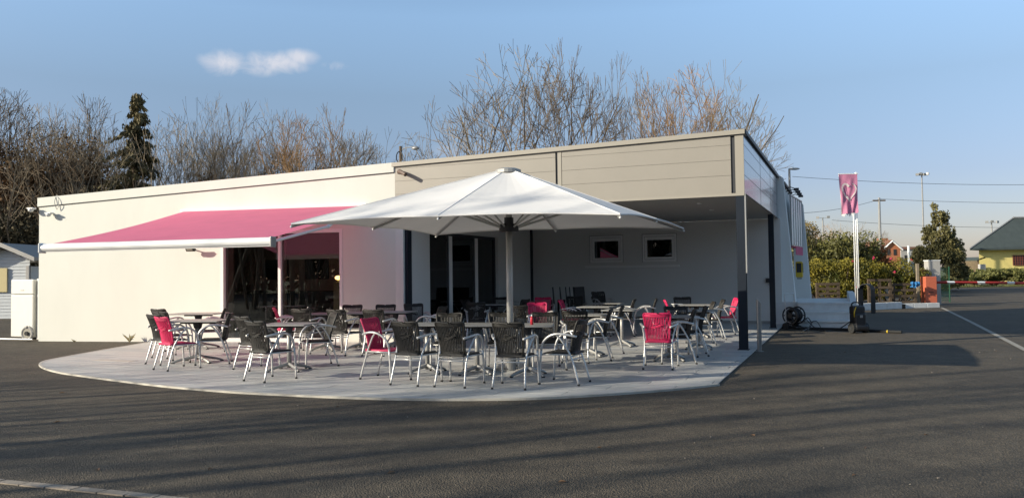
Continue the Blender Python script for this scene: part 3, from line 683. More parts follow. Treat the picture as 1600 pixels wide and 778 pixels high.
# ------------------------------------------------------------ chairs and tables
def chair_meshes():
    ms = {}
    for col, m in (('black', M_wick), ('pink', M_wickp)):
        s = MB(); nx, ny = 10, 8; vs = []; fs = []
        for side in (0, 1):
            for i in range(nx + 1):
                for k in range(ny + 1):
                    x = -1 + 2 * i / nx; yy = -1 + 2 * k / ny; wd = .205 + .02 * yy
                    z = .435 - .012 * (1 - x * x) * (1 - yy * yy) - (.02 if yy > .95 else 0) - side * .028 + .004 * (i % 2) * (1 - side)
                    vs.append((x * wd * (1 - .06 * (yy > .95)), yy * .225, z))
        n = (nx + 1) * (ny + 1)
        for i in range(nx):
            for k in range(ny):
                a = i * (ny + 1) + k; b = a + ny + 1
                fs.append((a, b, b + 1, a + 1)); fs.append((n + a, n + a + 1, n + b + 1, n + b))
        for i in range(nx):
            for k in (0, ny):
                a = i * (ny + 1) + k; b = a + ny + 1; q = (a, n + a, n + b, b); fs.append(q if k == 0 else q[::-1])
        for k in range(ny):
            for i in (0, nx):
                a = i * (ny + 1) + k; q = (a, a + 1, n + a + 1, n + a); fs.append(q if i == 0 else q[::-1])
        s.add(vs, fs); ms[col + 'seat'] = s.mesh('seat', m, True)
        b = MB()
        def bp(x, t):          # x -1..1 across, t 0..1 up
            wd = .165 + .042 * t; z = .435 + .425 * t - .012 * (1 - x * x) * (t > .9); yb_ = -.205 - .03 * t - .085 * t * t
            return Vector((x * wd, yb_ + .035 * x * x, z))
        NSx = 15
        for i in range(NSx):
            x = -.90 + 1.80 * i / (NSx - 1); hw = .0078; T = [0, .18, .36, .5, .64, .82, 1.0]
            vv = []
            for k, t in enumerate(T):
                p = bp(x, t); q = .002 * (1 if (k + i) % 2 else -1)
                for sx, sy in ((-1, -1), (1, -1), (1, 1), (-1, 1)): vv.append((p.x + sx * hw, p.y + sy * .006 + q, p.z))
            ff = []
            for k in range(len(T) - 1):
                for j_ in range(4): a = k * 4 + j_; c_ = k * 4 + (j_ + 1) % 4; ff.append((a, c_, c_ + 4, a + 4))
            b.add(vv, ff)
        for (ti, x0, x1) in ((.44, -.5, -.1), (.47, -.3, .15), (.50, -.5, .5), (.53, -.1, .35), (.56, .1, .55), (.60, -.35, .1)):
            b.tube([bp(x0 + (x1 - x0) * k / 4, ti + .02 * k / 4) + Vector((0, -.010, 0)) for k in range(5)], .007, 4)
            b.tube([bp(x0 + (x1 - x0) * k / 4, ti + .02 * k / 4) + Vector((0, .010, 0)) for k in range(5)], .007, 4)
        pth = [bp(-1, t) for t in (0, .25, .5, .75, .97)] + [bp(x, 1.0) + Vector((0, 0, .004)) for x in (-.8, -.4, 0, .4, .8)] + [bp(1, t) for t in (.97, .75, .5, .25, 0)]
        b.tube(smooth_path(pth, 2), .0165, 6); b.tube([bp(x, 0.0) for x in (-1, -.5, 0, .5, 1)], .014, 5)
        for k in range(3): b.tube([bp(x, .965 - .03 * k) for x in (-1, -.5, 0, .5, 1)], .0125, 5)
        for k in range(2): b.tube([bp(x, .03 + .03 * k) for x in (-1, -.5, 0, .5, 1)], .010, 4)
        ms[col + 'back'] = b.mesh('backrest', m, True)
    for sx in (-1, 1):
        m = MB(); m.tube(smooth_path([(sx * .258, .255, .0), (sx * .254, .245, .22), (sx * .250, .225, .46)], 2), [.0135, .0145, .015, .016, .0165], 8); ms['front%d' % sx] = m.mesh('leg', M_alu, True)
        m = MB(); m.tube(smooth_path([(sx * .250, .225, .46), (sx * .262, .185, .575), (sx * .280, .09, .655), (sx * .285, -.02, .685), (sx * .262, -.14, .675), (sx * .195, -.262, .645)], 3), .0165, 8); ms['arm%d' % sx] = m.mesh('armrest', M_alu, True)
        m = MB(); m.tube(smooth_path([(sx * .222, -.295, .0), (sx * .208, -.24, .2), (sx * .208, -.165, .42), (sx * .250, -.05, .62), (sx * .278, .02, .68)], 2), .0135, 8); ms['rear%d' % sx] = m.mesh('leg', M_alu, True)
        for nm, y_ in (('capf', .255), ('capr', -.295)):
            m = MB(); m.tube([(sx * (.258 if nm == 'capf' else .222), y_, .0), (sx * (.258 if nm == 'capf' else .221), y_ + (-.002 if nm == 'capf' else .006), .026)], .0175, 8); ms[nm + str(sx)] = m.mesh('foot_cap', M_rubb)
    m = MB(); m.tube([(-.208, -.18, .385), (.208, -.18, .385)], .0105, 6); m.tube([(-.207, -.20, .345), (.207, -.20, .345)], .0095, 6); m.tube([(-.250, .225, .40), (.250, .225, .40)], .0105, 6)
    for sx in (-1, 1): m.tube([(sx * .208, -.17, .405), (sx * .250, .228, .405)], .0105, 6)
    ms['rails'] = m.mesh('seat_frame', M_alu, True)
    return ms
CM = chair_meshes()
def make_chair(col):
    t = link('bistro_chair', None)
    link('seat', CM[col + 'seat'], t); link('backrest', CM[col + 'back'], t); link('seat_frame', CM['rails'], t)
    for sx in (-1, 1):
        link('armrest', CM['arm%d' % sx], t)
        a = link('leg', CM['front%d' % sx], t); link('foot_cap', CM['capf%d' % sx], a)
        a = link('leg', CM['rear%d' % sx], t); link('foot_cap', CM['capr%d' % sx], a)
    return t
protoc = {}
def chair(px, py, h, col, label, rear=True, dz=0.0):
    if col not in protoc: protoc[col] = t = make_chair(col)
    else: t = copy_tree(protoc[col])
    p = G(px, py, deckz); a = R(h); d = Vector((math.sin(a), math.cos(a), 0))
    if rear: p = p + d * .28
    t.location = (p.x, p.y, deckz + .002 + dz); t.rotation_euler = (0, 0, -a)
    tag(t, label, 'chair', 'wicker and aluminium chairs on the terrace'); return t
tproto = None
def table(px, py, rz, label, w_=.74, d_=.70):
    global tproto
    if tproto is None:
        t = link('cafe_table', None); tproto = t
        m = MB(); m.box((0, 0, .735), (.74, .70, .022)); o = m.build('tabletop', M_tt, t); bevel(o, .008)
        m = MB(); m.tube([(0, 0, .05), (0, 0, .70)], .034, 12); m.build('pedestal', M_ped, t, True)
        m = MB(); m.box((0, 0, .70), (.42, .07, .035)); m.box((0, 0, .705), (.07, .42, .03)); m.tube([(0, 0, .60), (0, 0, .69)], [.045, .06], 10); m.build('top_bracket', M_dark, t)
        for k in range(4):
            a = k * math.pi / 2 + math.pi / 4; ca, sa = math.cos(a), math.sin(a)
            m = MB(); m.tube(smooth_path([(0, 0, .115), (.12 * ca, .12 * sa, .085), (.26 * ca, .26 * sa, .05), (.33 * ca, .33 * sa, .018)], 2), [.032, .03, .027, .024, .022, .02, .019], 6); f = m.build('foot', M_ped, t)
            m = MB(); m.disc((.325 * ca, .325 * sa, .008), .026, .016, 8); m.build('foot_pad', M_rubb, f)
    else: t = copy_tree(tproto)
    p = G(px, py, deckz); t.location = (p.x, p.y, deckz + .002); t.rotation_euler = (0, 0, R(rz)); t.scale = (w_ / .74, d_ / .70, 1)
    tag(t, label, 'table', 'square grey cafe tables on the terrace'); return t

C_ = [
 (252, 579, 38, 'pink', 'pink wicker chair at the far left of the terrace, back to the camera'),
 (240, 570, 34, 'black', 'black wicker chair directly behind the leftmost pink chair'),
 (250, 560, 30, 'black', 'black wicker chair third from the front on the left of the leftmost tables'),
 (247, 549, 26, 'black', 'rearmost black chair on the left of the leftmost tables, nearest the white wall'),
 (378, 579, 38, 'black', 'dark wicker chair close behind the front black chair left of the terrace'),
 (398, 597, 33, 'black', 'front left black chair seen from behind beside a lone grey table'),
 (470, 553, 20, 'black', 'black wicker chair seen from behind, right beside the pink chair at the glass door'),
 (525, 556, 24, 'black', 'black chair seen from behind at the middle of the wall tables'),
 (583, 557, 18, 'black', 'black chair seen from behind, beyond the side-on pink chair at the wall'),
 (632, 603, 27, 'black', 'leftmost of three front black chairs seen from behind at the central tables'),
 (703, 606, 22, 'black', 'middle one of three front black chairs seen from behind at the central tables'),
 (795, 609, 17, 'black', 'rightmost of the three front black chairs seen from behind, nearest to the camera'),
 (912, 600, -65, 'black', 'black chair seen from the side at the right end of the long central table'),
 (578, 590, 115, 'pink', 'pink chair seen from the side at the left end of the long central table'),
 (703, 573, 180, 'black', 'black chair across the long central table, left one of its far side'),
 (785, 573, 180, 'black', 'black chair across the long central table in front of the parasol pole'),
 (853, 573, 176, 'black', 'black chair across the long central table, right one of its far side'),
 (899, 568, 16, 'black', 'black chair seen from behind, beyond the side-on chair right of centre'),
 (955, 562, -80, 'black', 'black chair facing left at the small table right of the central group'),
 (973, 551, -84, 'black', 'black chair facing left one table behind, right of the central group'),
 (992, 525, -76, 'black', 'black chair seen from the side before the shaded back wall'),
 (1026, 524, -80, 'black', 'black chair facing left near the back wall, above the front pink chair'),
 (1028, 578, 17, 'pink', 'pink chair at the front right, its back to the camera'),
 (1057, 554, 180, 'black', 'black chair facing the camera behind the front right table'),
 (1086, 567, -80, 'black', 'black chair facing left at the right side of the front right table'),
 (1104, 555, -82, 'black', 'black chair facing left, second from the front on the right edge of the tables'),
 (1116, 538, -84, 'black', 'black chair facing left, third from the front on the right edge of the tables'),
 (1131, 530, -84, 'black', 'black chair just left of the rightmost pink chair'),
 (1152, 524, -90, 'pink', 'pink chair at the far right, close behind the front corner column'),
 (1041, 529, 100, 'pink', 'pink chair facing right at the back right table, only its top showing'),
 (1067, 519, 180, 'black', 'black chair at the far side of the back right table, only its top showing'),
 (840, 536, 172, 'pink', 'pink chair facing the camera just right of the parasol pole'),
 (849, 516, 180, 'pink', 'dim pink chair deep in the shade behind the parasol pole'),
 (809, 546, 4, 'black', 'black chair seen from behind right next to the parasol pole'),
 (877, 527, 104, 'pink', 'pink chair seen from the side at the left of the middle shaded tables'),
 (744, 532, 4, 'black', 'black chair seen from behind in front of the shaded sliding glass doors'),
 (727, 523, 55, 'black', 'black chair turned right, just behind another in front of the sliding glass doors'),
 (781, 514, 180, 'black', 'black chair at the far side of the table left of the parasol pole'),
 (693, 547, -72, 'black', 'black chair facing left between the wall tables and the sliding glass doors'),
 (822, 523, -60, 'black', 'black chair turned left in the dark right of the parasol pole'),
 (899, 513, 178, 'black', 'black chair in the shade in front of the leaning folded tables'),
]
for (px, py, h, col, lab) in C_: chair(px, py, h, col, lab)
for (px, py, h, col, lab) in [
 (333, 568, -104, 'black', 'black chair facing left with sunlit seat at the leftmost front table'),
 (328, 549, -108, 'black', 'black chair facing left with sunlit seat at the leftmost rear table'),
 (496, 572, -118, 'black', 'black chair turned left at the right side of the lone grey table'),
 (452, 547, 70, 'pink', 'pink chair in front of the glass door mullion, facing right'),
 (547, 541, 180, 'black', 'black chair against the white wall, left one of two behind the wall tables'),
 (600, 541, 180, 'black', 'black chair against the white wall, right one of two behind the wall tables'),
 (651, 538, 160, 'black', 'black chair in front of the navy column at the end of the white wall')]:
    chair(px, py, h, col, lab, rear=False)
chair(935, 513, 150, 'black', 'lower black chair of a stack of two against the back wall'); chair(935, 513, 150, 'black', 'upper black chair of a stack of two against the back wall', dz=.12)
T_ = [
 (309, 566, -6, 'large grey table at the left with a pink chair at its left side', 1.08, .72), (310, 544, -8, 'large grey table behind another at the left, beside the white wall', 1.08, .72),
 (452, 579, -8, 'lone grey table between two black chairs left of the central group', .80, .72),
 (668, 582, -6, 'left table of the three pushed together in the centre', .74, .7), (746, 584, -6, 'middle table of the three pushed together in the centre', .74, .7), (826, 587, -6, 'right table of the three pushed together in the centre', .74, .7),
 (511, 547, -11, 'left table of the row along the white wall, by the glass door', .72, .7), (565, 545, -11, 'middle table of the row along the white wall', .72, .7), (619, 543, -11, 'right table of the row along the white wall, by the navy column', .72, .7),
 (919, 556, -14, 'small table right of the central group with a chair on its near side', .8, .7), (932, 531, -18, 'table in the half shade in front of the stacked chairs', .74, .7), (952, 520, -20, 'farthest table in the shade before the leaning folded tables', .74, .7), (972, 541, -18, 'table in the half shade left of the front right pink chair', .7, .7),
 (1046, 563, -12, 'front right table beyond the pink chair', .76, .7), (1092, 545, -14, 'narrow looking table second from front at the right edge', .74, .7), (1089, 527, -16, 'table at the back right between two pink chairs', .8, .7),
 (775, 522, -16, 'table in the shade just left of the parasol pole', .74, .7), (830, 514, -18, 'table deep in the shade right of the parasol pole', .74, .7)]
for (px, py, rz, lab, w_, d_) in T_: table(px, py, rz, lab, w_, d_)
# folded tables leaning in a row against the back wall
for k, (px, wpx) in enumerate(((866, 6), (877, 6), (886, 5), (892, 5), (898, 5), (907, 15))):
    p = G(px, 509, deckz); t = thing('folded_table', ['leftmost folded table of those standing upright by the back wall', 'second folded table from the left by the back wall', 'third folded table from the left by the back wall', 'fourth folded table from the left by the back wall', 'fifth folded table from the left by the back wall', 'rightmost folded table, its dark top facing the yard'][k], 'table', (p.x, p.y, deckz), R(86) if k < 5 else R(62), 'folded tables by the back wall')
    m = MB(); m.box((0, 0, .74), (.70, .03, .74), 0, Matrix.Rotation(R(-4), 3, 'X')); o = m.build('tabletop', M_ind, t); bevel(o, .006)
    m = MB(); m.tube([(0, .07, .05), (0, .07, .75)], .03, 8); m.build('pedestal', M_ind, t)
    for a in (45, 135, 225, 315): b = MB(); b.tube([(0, .07, .09), (.2 * math.cos(R(a)), .07 + .2 * math.sin(R(a)), .02)], .02, 5); b.build('foot', M_ind, t)
# small things on the tables
def on_table(px, py, Yz=.748): return G(px, py, deckz + Yz)
def condiment(px, py, label, m1):
    p = on_table(px, py); t = thing('sauce_bottle', label, 'bottle', (p.x, p.y, deckz + .751))
    b = MB(); b.tube([(0, 0, 0), (0, 0, .09), (0, 0, .12)], [.022, .022, .010], 10); b.build('body', m1, t, True)
    b = MB(); b.tube([(0, 0, .12), (0, 0, .14)], [.010, .006], 8); b.build('cap', M_trim, t)
condiment(831, 507, 'red sauce bottle standing on the right central table', mat('red_sauce', (.55, .02, .04), .4))
nap = MB(); p = on_table(1058, 475.5); nap.box((p.x, p.y, deckz + .756), (.22, .15, .012), .3); tag(nap.build('paper_menu', M_trim), 'white menu card lying on the back right table', 'menu')

# ------------------------------------------------------------ post, reel, washer, steps, planter
t = thing('steel_bollard', 'slim stainless post with slanted top at the terrace edge', 'bollard', G(1187, 549))
m = MB(); k = 16; rr = .042; hh = .98
vs = [(rr * math.cos(2 * math.pi * i / k), rr * math.sin(2 * math.pi * i / k), 0) for i in range(k)] + [(rr * math.cos(2 * math.pi * i / k), rr * math.sin(2 * math.pi * i / k), hh - .09 * (1 + math.cos(2 * math.pi * i / k)) / 2) for i in range(k)]
m.add(vs, [tuple(range(k))[::-1], tuple(range(k, 2 * k))] + [(i, (i + 1) % k, k + (i + 1) % k, k + i) for i in range(k)]); m.build('post', M_steel, t, False)
m = MB(); m.disc((0, 0, .006), .08, .012); m.build('base_plate', M_steel, t)

sx0, sx1 = G(1246, 512.5), G(1331, 513.5)
FT = Frame(sx0, sx1 - sx0); WS = (sx1 - sx0).length
t = thing('entrance_steps', 'three broad pale concrete steps beside the shaded flank', 'steps')
for k, (z0, z1, w0) in enumerate(((0, .205, 0), (.205, .42, -.42), (.42, .645, -.84))):
    m = MB(); FT.box(m, 0, WS, z0, z1, -1.3 if k < 2 else -1.2, w0); bevel(m.build('step', M_conc, t), .006)
    m = MB(); FT.box(m, -.01, WS + .0, z1 - .055, z1 + .002, w0 - .44, w0 + .035); bevel(m.build('tread', M_conc, t), .015)
m = MB(); FT.box(m, -.6, WS + .0, 0, .64, -4.4, -1.3); m.build('landing', M_conc, t)
m = MB(); m.prism([FT.p(WS + .0, 0, -1.0), FT.p(WS + .0, 0, -4.4), FT.p(WS + .0, .86, -4.4), FT.p(WS + .0, .86, -2.4), FT.p(WS + .0, .62, -1.0)], FT.u * .16); m.build('cheek_wall', M_conc, t)
# planter bed with kerbs
k0, k1, k2 = G(1337, 485.5), G(1410, 482.3), G(1469, 480.6)
bd = MB(); bd.prism([k0 + Vector((-3, .1, 0)), k0 + Vector((0, .1, 0)), k1 + Vector((0, .1, 0)), k2 + Vector((-.15, .1, 0)), k2 + Vector((-.8, 1.9, 0)), k2 + Vector((-1.2, 4, 0)), k0 + Vector((-5, 6, 0))], (0, 0, .17)); struct(bd.build('planting_bed', M_soil))
for (a, b, h_, lab) in ((k0, k1, .26, 'pale concrete kerb in front of the pallets'), (k1 + Vector((.0, .12, 0)), k2, .19, 'lower pale kerb under the orange barrier box')):
    n = (b - a).normalized(); nn = Vector((-n.y, n.x, 0)); m = MB(); nseg = 3
    t = thing('kerb', lab, 'kerb')
    for i in range(nseg):
        p, q = a.lerp(b, i / nseg), a.lerp(b, (i + 1) / nseg - .006); m = MB(); m.prism([p, q, q + nn * .16, p + nn * .16], (0, 0, h_)); bevel(m.build('kerb_stone', M_conc, t), .012)
# painted/edge line on the road, far right
la, lb, lc = G(1470, 480), G(1517, 503), G(1612, 552)
t = MB()
for (a, b) in ((la, lb), (lb, lc)):
    d = (b - a).normalized(); n = Vector((-d.y, d.x, 0)) * .055; t.add([(*(a - n).xy, .006), (*(b - n).xy, .006), (*(b + n).xy, .006), (*(a + n).xy, .006)], [(0, 1, 2, 3)])
struct(t.build('road_line', M_paint))
# row of flush kerb stones in the front left
ka, kb = G(-40, 751.5), G(420, 798); d = (kb - ka).normalized(); n = Vector((-d.y, d.x, 0)); ks = thing('stone_kerb', 'weathered strip of flush stone setts crossing the front left corner', 'kerb')
ka -= d * 1.5; nst = 22
for i in range(nst):
    wj = random.uniform(-.006, .006); p = ka + d * (i * .245 + .0); q = p + d * (.232 + random.uniform(-.01, .004)); sk = d * random.uniform(-.01, .03)
    m = MB(); m.prism([p + n * wj, q + n * wj, q + n * .085 + sk, p + n * .085 + sk], (0, 0, random.uniform(.006, .013))); m.build('stone', M_stone, ks)

# hose reel cart
p = G(1241, 514.5); t = thing('hose_reel_cart', 'black hose reel cart with thin grey handle against the white fin', 'hose reel', p, R(38))
m = MB()
for sx in (-1, 1):
    m.tube([(.17 * sx, .21 * math.cos(a), .36 + .21 * math.sin(a)) for a in np.linspace(0, 2 * math.pi, 22)], .02, 6, False); m.disc((.17 * sx, 0, .36), .07, .02, 14, 'x')
    for a in np.linspace(0, 2 * math.pi, 7)[:-1]: m.tube([(.17 * sx, 0, .36), (.17 * sx, .21 * math.cos(a), .36 + .21 * math.sin(a))], .012, 4)
m.build('reel_flange', M_black, t)
m = MB(); 
for k in range(7): m.tube([(-.13 + k * .043, (.155 + .015 * (k % 2)) * math.cos(a), .36 + (.155 + .015 * (k % 2)) * math.sin(a)) for a in np.linspace(0, 2 * math.pi, 16)], .022, 6, False)
m.tube([(-.19, 0, .36), (.19, 0, .36)], .04, 8); m.build('hose_coil', M_hose, t)
m = MB(); m.tube(smooth_path([(-.21, .10, .04), (-.21, .10, .5), (-.20, .12, .86), (-.14, .12, .92), (.14, .12, .92), (.20, .12, .86), (.21, .10, .5), (.21, .10, .04)], 3), .012, 6); m.build('handle', M_alu, t)
for sx in (-1, 1): m = MB(); m.disc((.22 * sx, .1, .09), .09, .045, 16, 'x'); m.build('wheel', M_rubb, t)
m = MB(); m.tube([(-.2, .1, .12), (-.15, -.15, .06), (.15, -.15, .06), (.2, .1, .12)], .014, 6); m.build('frame', M_black, t)
# pressure washer
p = G(1341, 520); t = thing('pressure_washer', 'upright black pressure washer on two wheels at the foot of the steps', 'pressure washer', p, R(12))
m = MB(); m.box((0, 0, .30), (.30, .26, .36)); m.box((.02, .0, .13), (.36, .30, .15)); m.box((0, .02, .54), (.33, .20, .22)); o = m.build('body', M_black, t); bevel(o, .05, 3)
m = MB(); m.tube(smooth_path([(-.12, .06, .6), (-.10, .07, .70), (0, .08, .73), (.10, .07, .70), (.12, .06, .6)], 3), .018, 8); m.build('handle', M_black, t)
for sx in (-1, 1):
    m = MB(); m.disc((.17 * sx, -.02, .12), .12, .07, 20, 'x'); w_ = m.build('wheel', M_rubb, t); m = MB(); m.disc((.208 * sx, -.02, .12), .045, .012, 12, 'x'); m.build('hub', M_dark, w_)
m = MB(); m.box((0, -.13, .40), (.07, .02, .06)); m.build('badge', M_tube, t)
m = MB(); m.tube(smooth_path([(-.13, -.06, .34), (-.16, -.1, .5), (-.1, -.08, .62)], 3), .012, 6); m.build('lance_clip', M_yelb, t)
m = MB(); m.tube(smooth_path([G(1255, 505, .12), G(1262, 496, .3), G(1268, 508, .1), G(1255, 517, .02)], 4), .012, 6); m.tube(smooth_path([G(1254, 490, .3), G(1260, 499, .25), G(1275, 513, .03), G(1290, 517, .02), G(1310, 514, .02), G(1330, 501, .3)], 5), .012, 6)
m.tube(smooth_path([G(1262, 518, .02), G(1268, 504, .22), G(1276, 502, .26), G(1284, 514, .02)], 4), .010, 6)
tag(m.build('loose_hose', M_hose), 'black hose looping over the asphalt between reel and washer', 'hose')
t = thing('cleaning_lance', 'long black lance with yellow rings lying on the asphalt', 'lance')
a, b = G(1192, 513.6), G(1330, 517); c = G(1409, 521)
a = G(1222, 514.5)
m = MB(); m.tube([(a.x, a.y, .05), (b.x, b.y, .035), (c.x, c.y, .035)], .034, 8); m.build('tube', M_rubb, t)
for f_ in (.35, .72): q = b.lerp(c, f_); e = b.lerp(c, f_ + .025); m = MB(); m.tube([(q.x, q.y, .035), (e.x, e.y, .035)], .040, 8); m.build('ring', M_yelb, t)
# cycle hoop
pA, pB = G(1350, 488), G(1360.5, 490.5); t = thing('bike_hoop', 'black flat steel hoop rising from the asphalt behind the washer', 'bike hoop')
dd_ = (pB - pA); dd_ = Vector((dd_.x, dd_.y, 0)); ln = .42; dd_.normalize(); c0 = (pA + pB) / 2; A_ = c0 - dd_ * ln / 2; B_ = c0 + dd_ * ln / 2
dd_ = Vector((.56, -.83, 0)); A_ = c0 - dd_ * .22; B_ = c0 + dd_ * .22
pts = [Vector((A_.x, A_.y, 0)), Vector((A_.x, A_.y, .8))] + [Vector(((A_.x + B_.x) / 2 - dd_.x * .22 * math.cos(a), (A_.y + B_.y) / 2 - dd_.y * .22 * math.cos(a), .8 + .2 * math.sin(a))) for a in np.linspace(.2, math.pi - .2, 9)] + [Vector((B_.x, B_.y, .8)), Vector((B_.x, B_.y, 0))]
m = MB(); wv = Vector((.97, .22, 0)) * .085; th = .012
vs = []; fs = []
for i, q in enumerate(pts): vs += [q - wv, q + wv]
for i in range(len(pts) - 1): fs.append((2 * i, 2 * i + 1, 2 * i + 3, 2 * i + 2))
m.add(vs, fs); o = m.build('band', M_black, t); sfy = o.modifiers.new('thick', 'SOLIDIFY'); sfy.thickness = .02

# pallets standing in the bed
def pallet(px0, px1, pyb, Y, hgt, label, rz=0, nh=5):
    a, b = AT(px0, pyb, Y), AT(px1, pyb, Y); W_ = (b - a).length
    t = thing('pallet', label, 'pallet', ((a.x + b.x) / 2, Y, .17), rz, 'wooden pallets standing on edge in the planting bed')
    for k in range(nh):
        m = MB(); z = .07 + (hgt - .12) * k / (nh - 1); m.box((0, -.055, z), (W_, .022, .095)); m.build('slat', M_wood, t)
    for x in (-W_ / 2 + .05, 0, W_ / 2 - .05): m = MB(); m.box((x, 0, hgt / 2), (.09, .086, hgt)); m.build('bearer', M_wood, t)
pallet(1275, 1312, 467, 30.8, .86, 'weathered pallet on edge left of the flagpoles, below the hedge')
pallet(1356, 1393, 468, 31.0, .98, 'tallest weathered pallet right behind the bike hoop', 0, 4)
pallet(1394, 1432, 468, 31.2, .80, 'weathered pallet on edge next to the wooden post', .05, 4)
t = thing('wooden_post', 'pale square wooden post right of the pallets', 'post', (*AT(1434.5, 468, 31.6).xy, .17)); m = MB(); m.box((0, 0, .78), (.10, .10, 1.56)); m.build('shaft', mat('post_wood', (.27, .22, .15), .85, var=.2), t)
m = MB()
q0 = AT(1424, 441.5, 31.08); nn_ = 9; vs = []; fs = []
for a in range(nn_):
    for b in range(6): vs.append((q0.x + .33 * a / 8 + .02 * math.sin(b * 2.1 + a), q0.y - .03 * math.sin(a * 1.9) - .02 * b * (b < 3), q0.z + .02 - (.18 + .07 * math.sin(a * 2.3)) * b / 5 + .02 * math.sin(a * 1.3)))
for a in range(nn_ - 1):
    for b in range(5): o_ = a * 6 + b; fs.append((o_, o_ + 6, o_ + 7, o_ + 1))
m.add(vs, fs); q1 = [(v[0], v[1] + .10, v[2]) for v in vs]; m.add(q1, fs); m.add(vs[0::6] + q1[0::6], [(k, k + 1, k + 1 + nn_, k + nn_) for k in range(nn_ - 1)])
tag(m.build('blue_cloth', M_blue), 'bright blue cloth hung over the end of the right pallet', 'cloth')
t = thing('road_barrier', 'orange red barrier cabinet with a red and white striped arm across the road', 'barrier', (*AT(1452, 474.5, 31.6).xy, .17))
bx = MB(); bx.box((0, 0, .52), (.45, .40, 1.04)); bevel(bx.build('housing', M_oran, t), .02)
bx = MB(); bx.box((-.02, -.204, .42), (.20, .01, .03)); bx.build('slot', M_black, t)
bx = MB(); bx.box((-.03, 0, 1.09), (.11, .11, .10)); bevel(bx.build('lamp', M_black, t), .02)
off = Vector((t.location.x, t.location.y, t.location.z)); a_, b_2 = AT(1461, 441, 31.6) - off, AT(1640, 442.5, 32.5) - off
m = MB(); m.tube([a_, b_2], .052, 4); t = m.build('boom', M_red, t)
for f_ in (.1, .36, .62, .88): 
    q, e = a_.lerp(b_2, f_), a_.lerp(b_2, f_ + .065); m = MB(); m.tube([q, e], .055, 4); m.build('white_band', M_trim, t)
t = thing('grey_cabinet', 'tall pale grey cabinet behind the orange barrier box', 'cabinet', (*AT(1458, 470, 33.4).xy, .0)); m = MB(); m.box((0, 0, .92), (.50, .35, 1.84)); bevel(m.build('case', M_gcab, t), .01)
m = MB(); m.box((0, 0, 1.86), (.53, .38, .04)); m.build('lid', M_trim, t)

# flagpoles and flags
def pole(px, ytop, pyb, Y, label):
    b = AT(px, pyb, Y); tz = AT(px - .2, ytop, Y).z; t = thing('flagpole', label, 'flagpole', (b.x, Y, .1), 0, 'white flagpoles in the hedge')
    m = MB(); m.tube([(0, 0, 0), (0, 0, tz - .1)], [.022, .016], 10); m.build('shaft', M_trim, t, True)
    m = MB(); m.ball((0, 0, tz - .08), .05); m.build('finial', M_trim, t); return t
pole(1342.5, 272, 460, 29.4, 'right white flagpole, nearest, carrying the pink flag'); pole(1339.7, 278, 452, 30.6, 'middle white flagpole behind the pink flag'); pole(1336.3, 284, 440, 31.8, 'left white flagpole, farthest of the three')
def flag(px0, px1, y0, y1, Y, m_, label, heart=False, tat=0.0):
    A, B = AT(px0, y0, Y), AT(px1, y0, Y); Cc = AT(px0, y1, Y); W_ = B.x - A.x; H_ = A.z - Cc.z
    t = thing('banner_flag', label, 'flag', (B.x, Y, A.z)); nx, nz_ = 24, 40; vs = []; fs = []
    def surf(x, z): # x 0..1 from pole leftwards, z 0..1 down
        fold = .05 * math.sin(9 * x + 5 * z) * (.3 + z) * x + .03 * math.sin(17 * x - 8 * z) * z
        sh = .10 * z * z * x * W_
        return Vector((-W_ * x * (1 - .06 * z) + sh, fold - .02, -H_ * z - .05 * x * z))
    for i in range(nx + 1):
        for k in range(nz_ + 1):
            zz = k / nz_; ex = (tat * random.uniform(.2, 1) if k == nz_ else 0); p = surf(i / nx, zz * (1 + 0)); p.z -= ex; vs.append(p)
    for i in range(nx):
        for k in range(nz_): a = i * (nz_ + 1) + k; fs.append((a, a + 1, a + nz_ + 2, a + nz_ + 1))
    m = MB(); m.add(vs, fs); m.build('cloth', m_, t, True)
    m = MB(); m.tube([(0.05, 0, .02), (-W_, 0, .02)], .018, 6); m.build('crossbar', M_trim, t)
    if heart:
        m = MB(); hp = []
        for a in np.linspace(.35, 2 * math.pi - .9, 40):
            hx = 16 * math.sin(a) ** 3; hy = 13 * math.cos(a) - 5 * math.cos(2 * a) - 2 * math.cos(3 * a) - math.cos(4 * a)
            x = .5 + hx / 42; z = .44 - hy / 62; hp.append((x, z, .020 * (1.3 if a < 3 else .8)))
        vs = []; fs = []
        for i, (x, z, ww) in enumerate(hp):
            x2, z2, _ = hp[min(i + 1, len(hp) - 1)]; x1, z1, _ = hp[max(i - 1, 0)]; tx, tz = (x2 - x1) * W_, (z2 - z1) * H_; l_ = math.hypot(tx, tz) or 1
            nx_, nz2 = -tz / l_, tx / l_
            for s2 in (-1, 1): p = surf(x + s2 * ww * 2 * nx_, z + s2 * ww * nz2 * 1.0); p.y -= .035; vs.append(p)
        for i in range(len(hp) - 1): fs.append((2 * i, 2 * i + 1, 2 * i + 3, 2 * i + 2))
        m.add(vs, fs); m.build('heart_print', M_flagw, t)
flag(1310, 1339, 273, 332, 29.3, M_flagp, 'faded pink banner flag with a white heart outline', True, .03)
flag(1310, 1332, 276, 331, 30.5, M_flagw, 'tattered white banner flag just behind the pink one', False, .22)

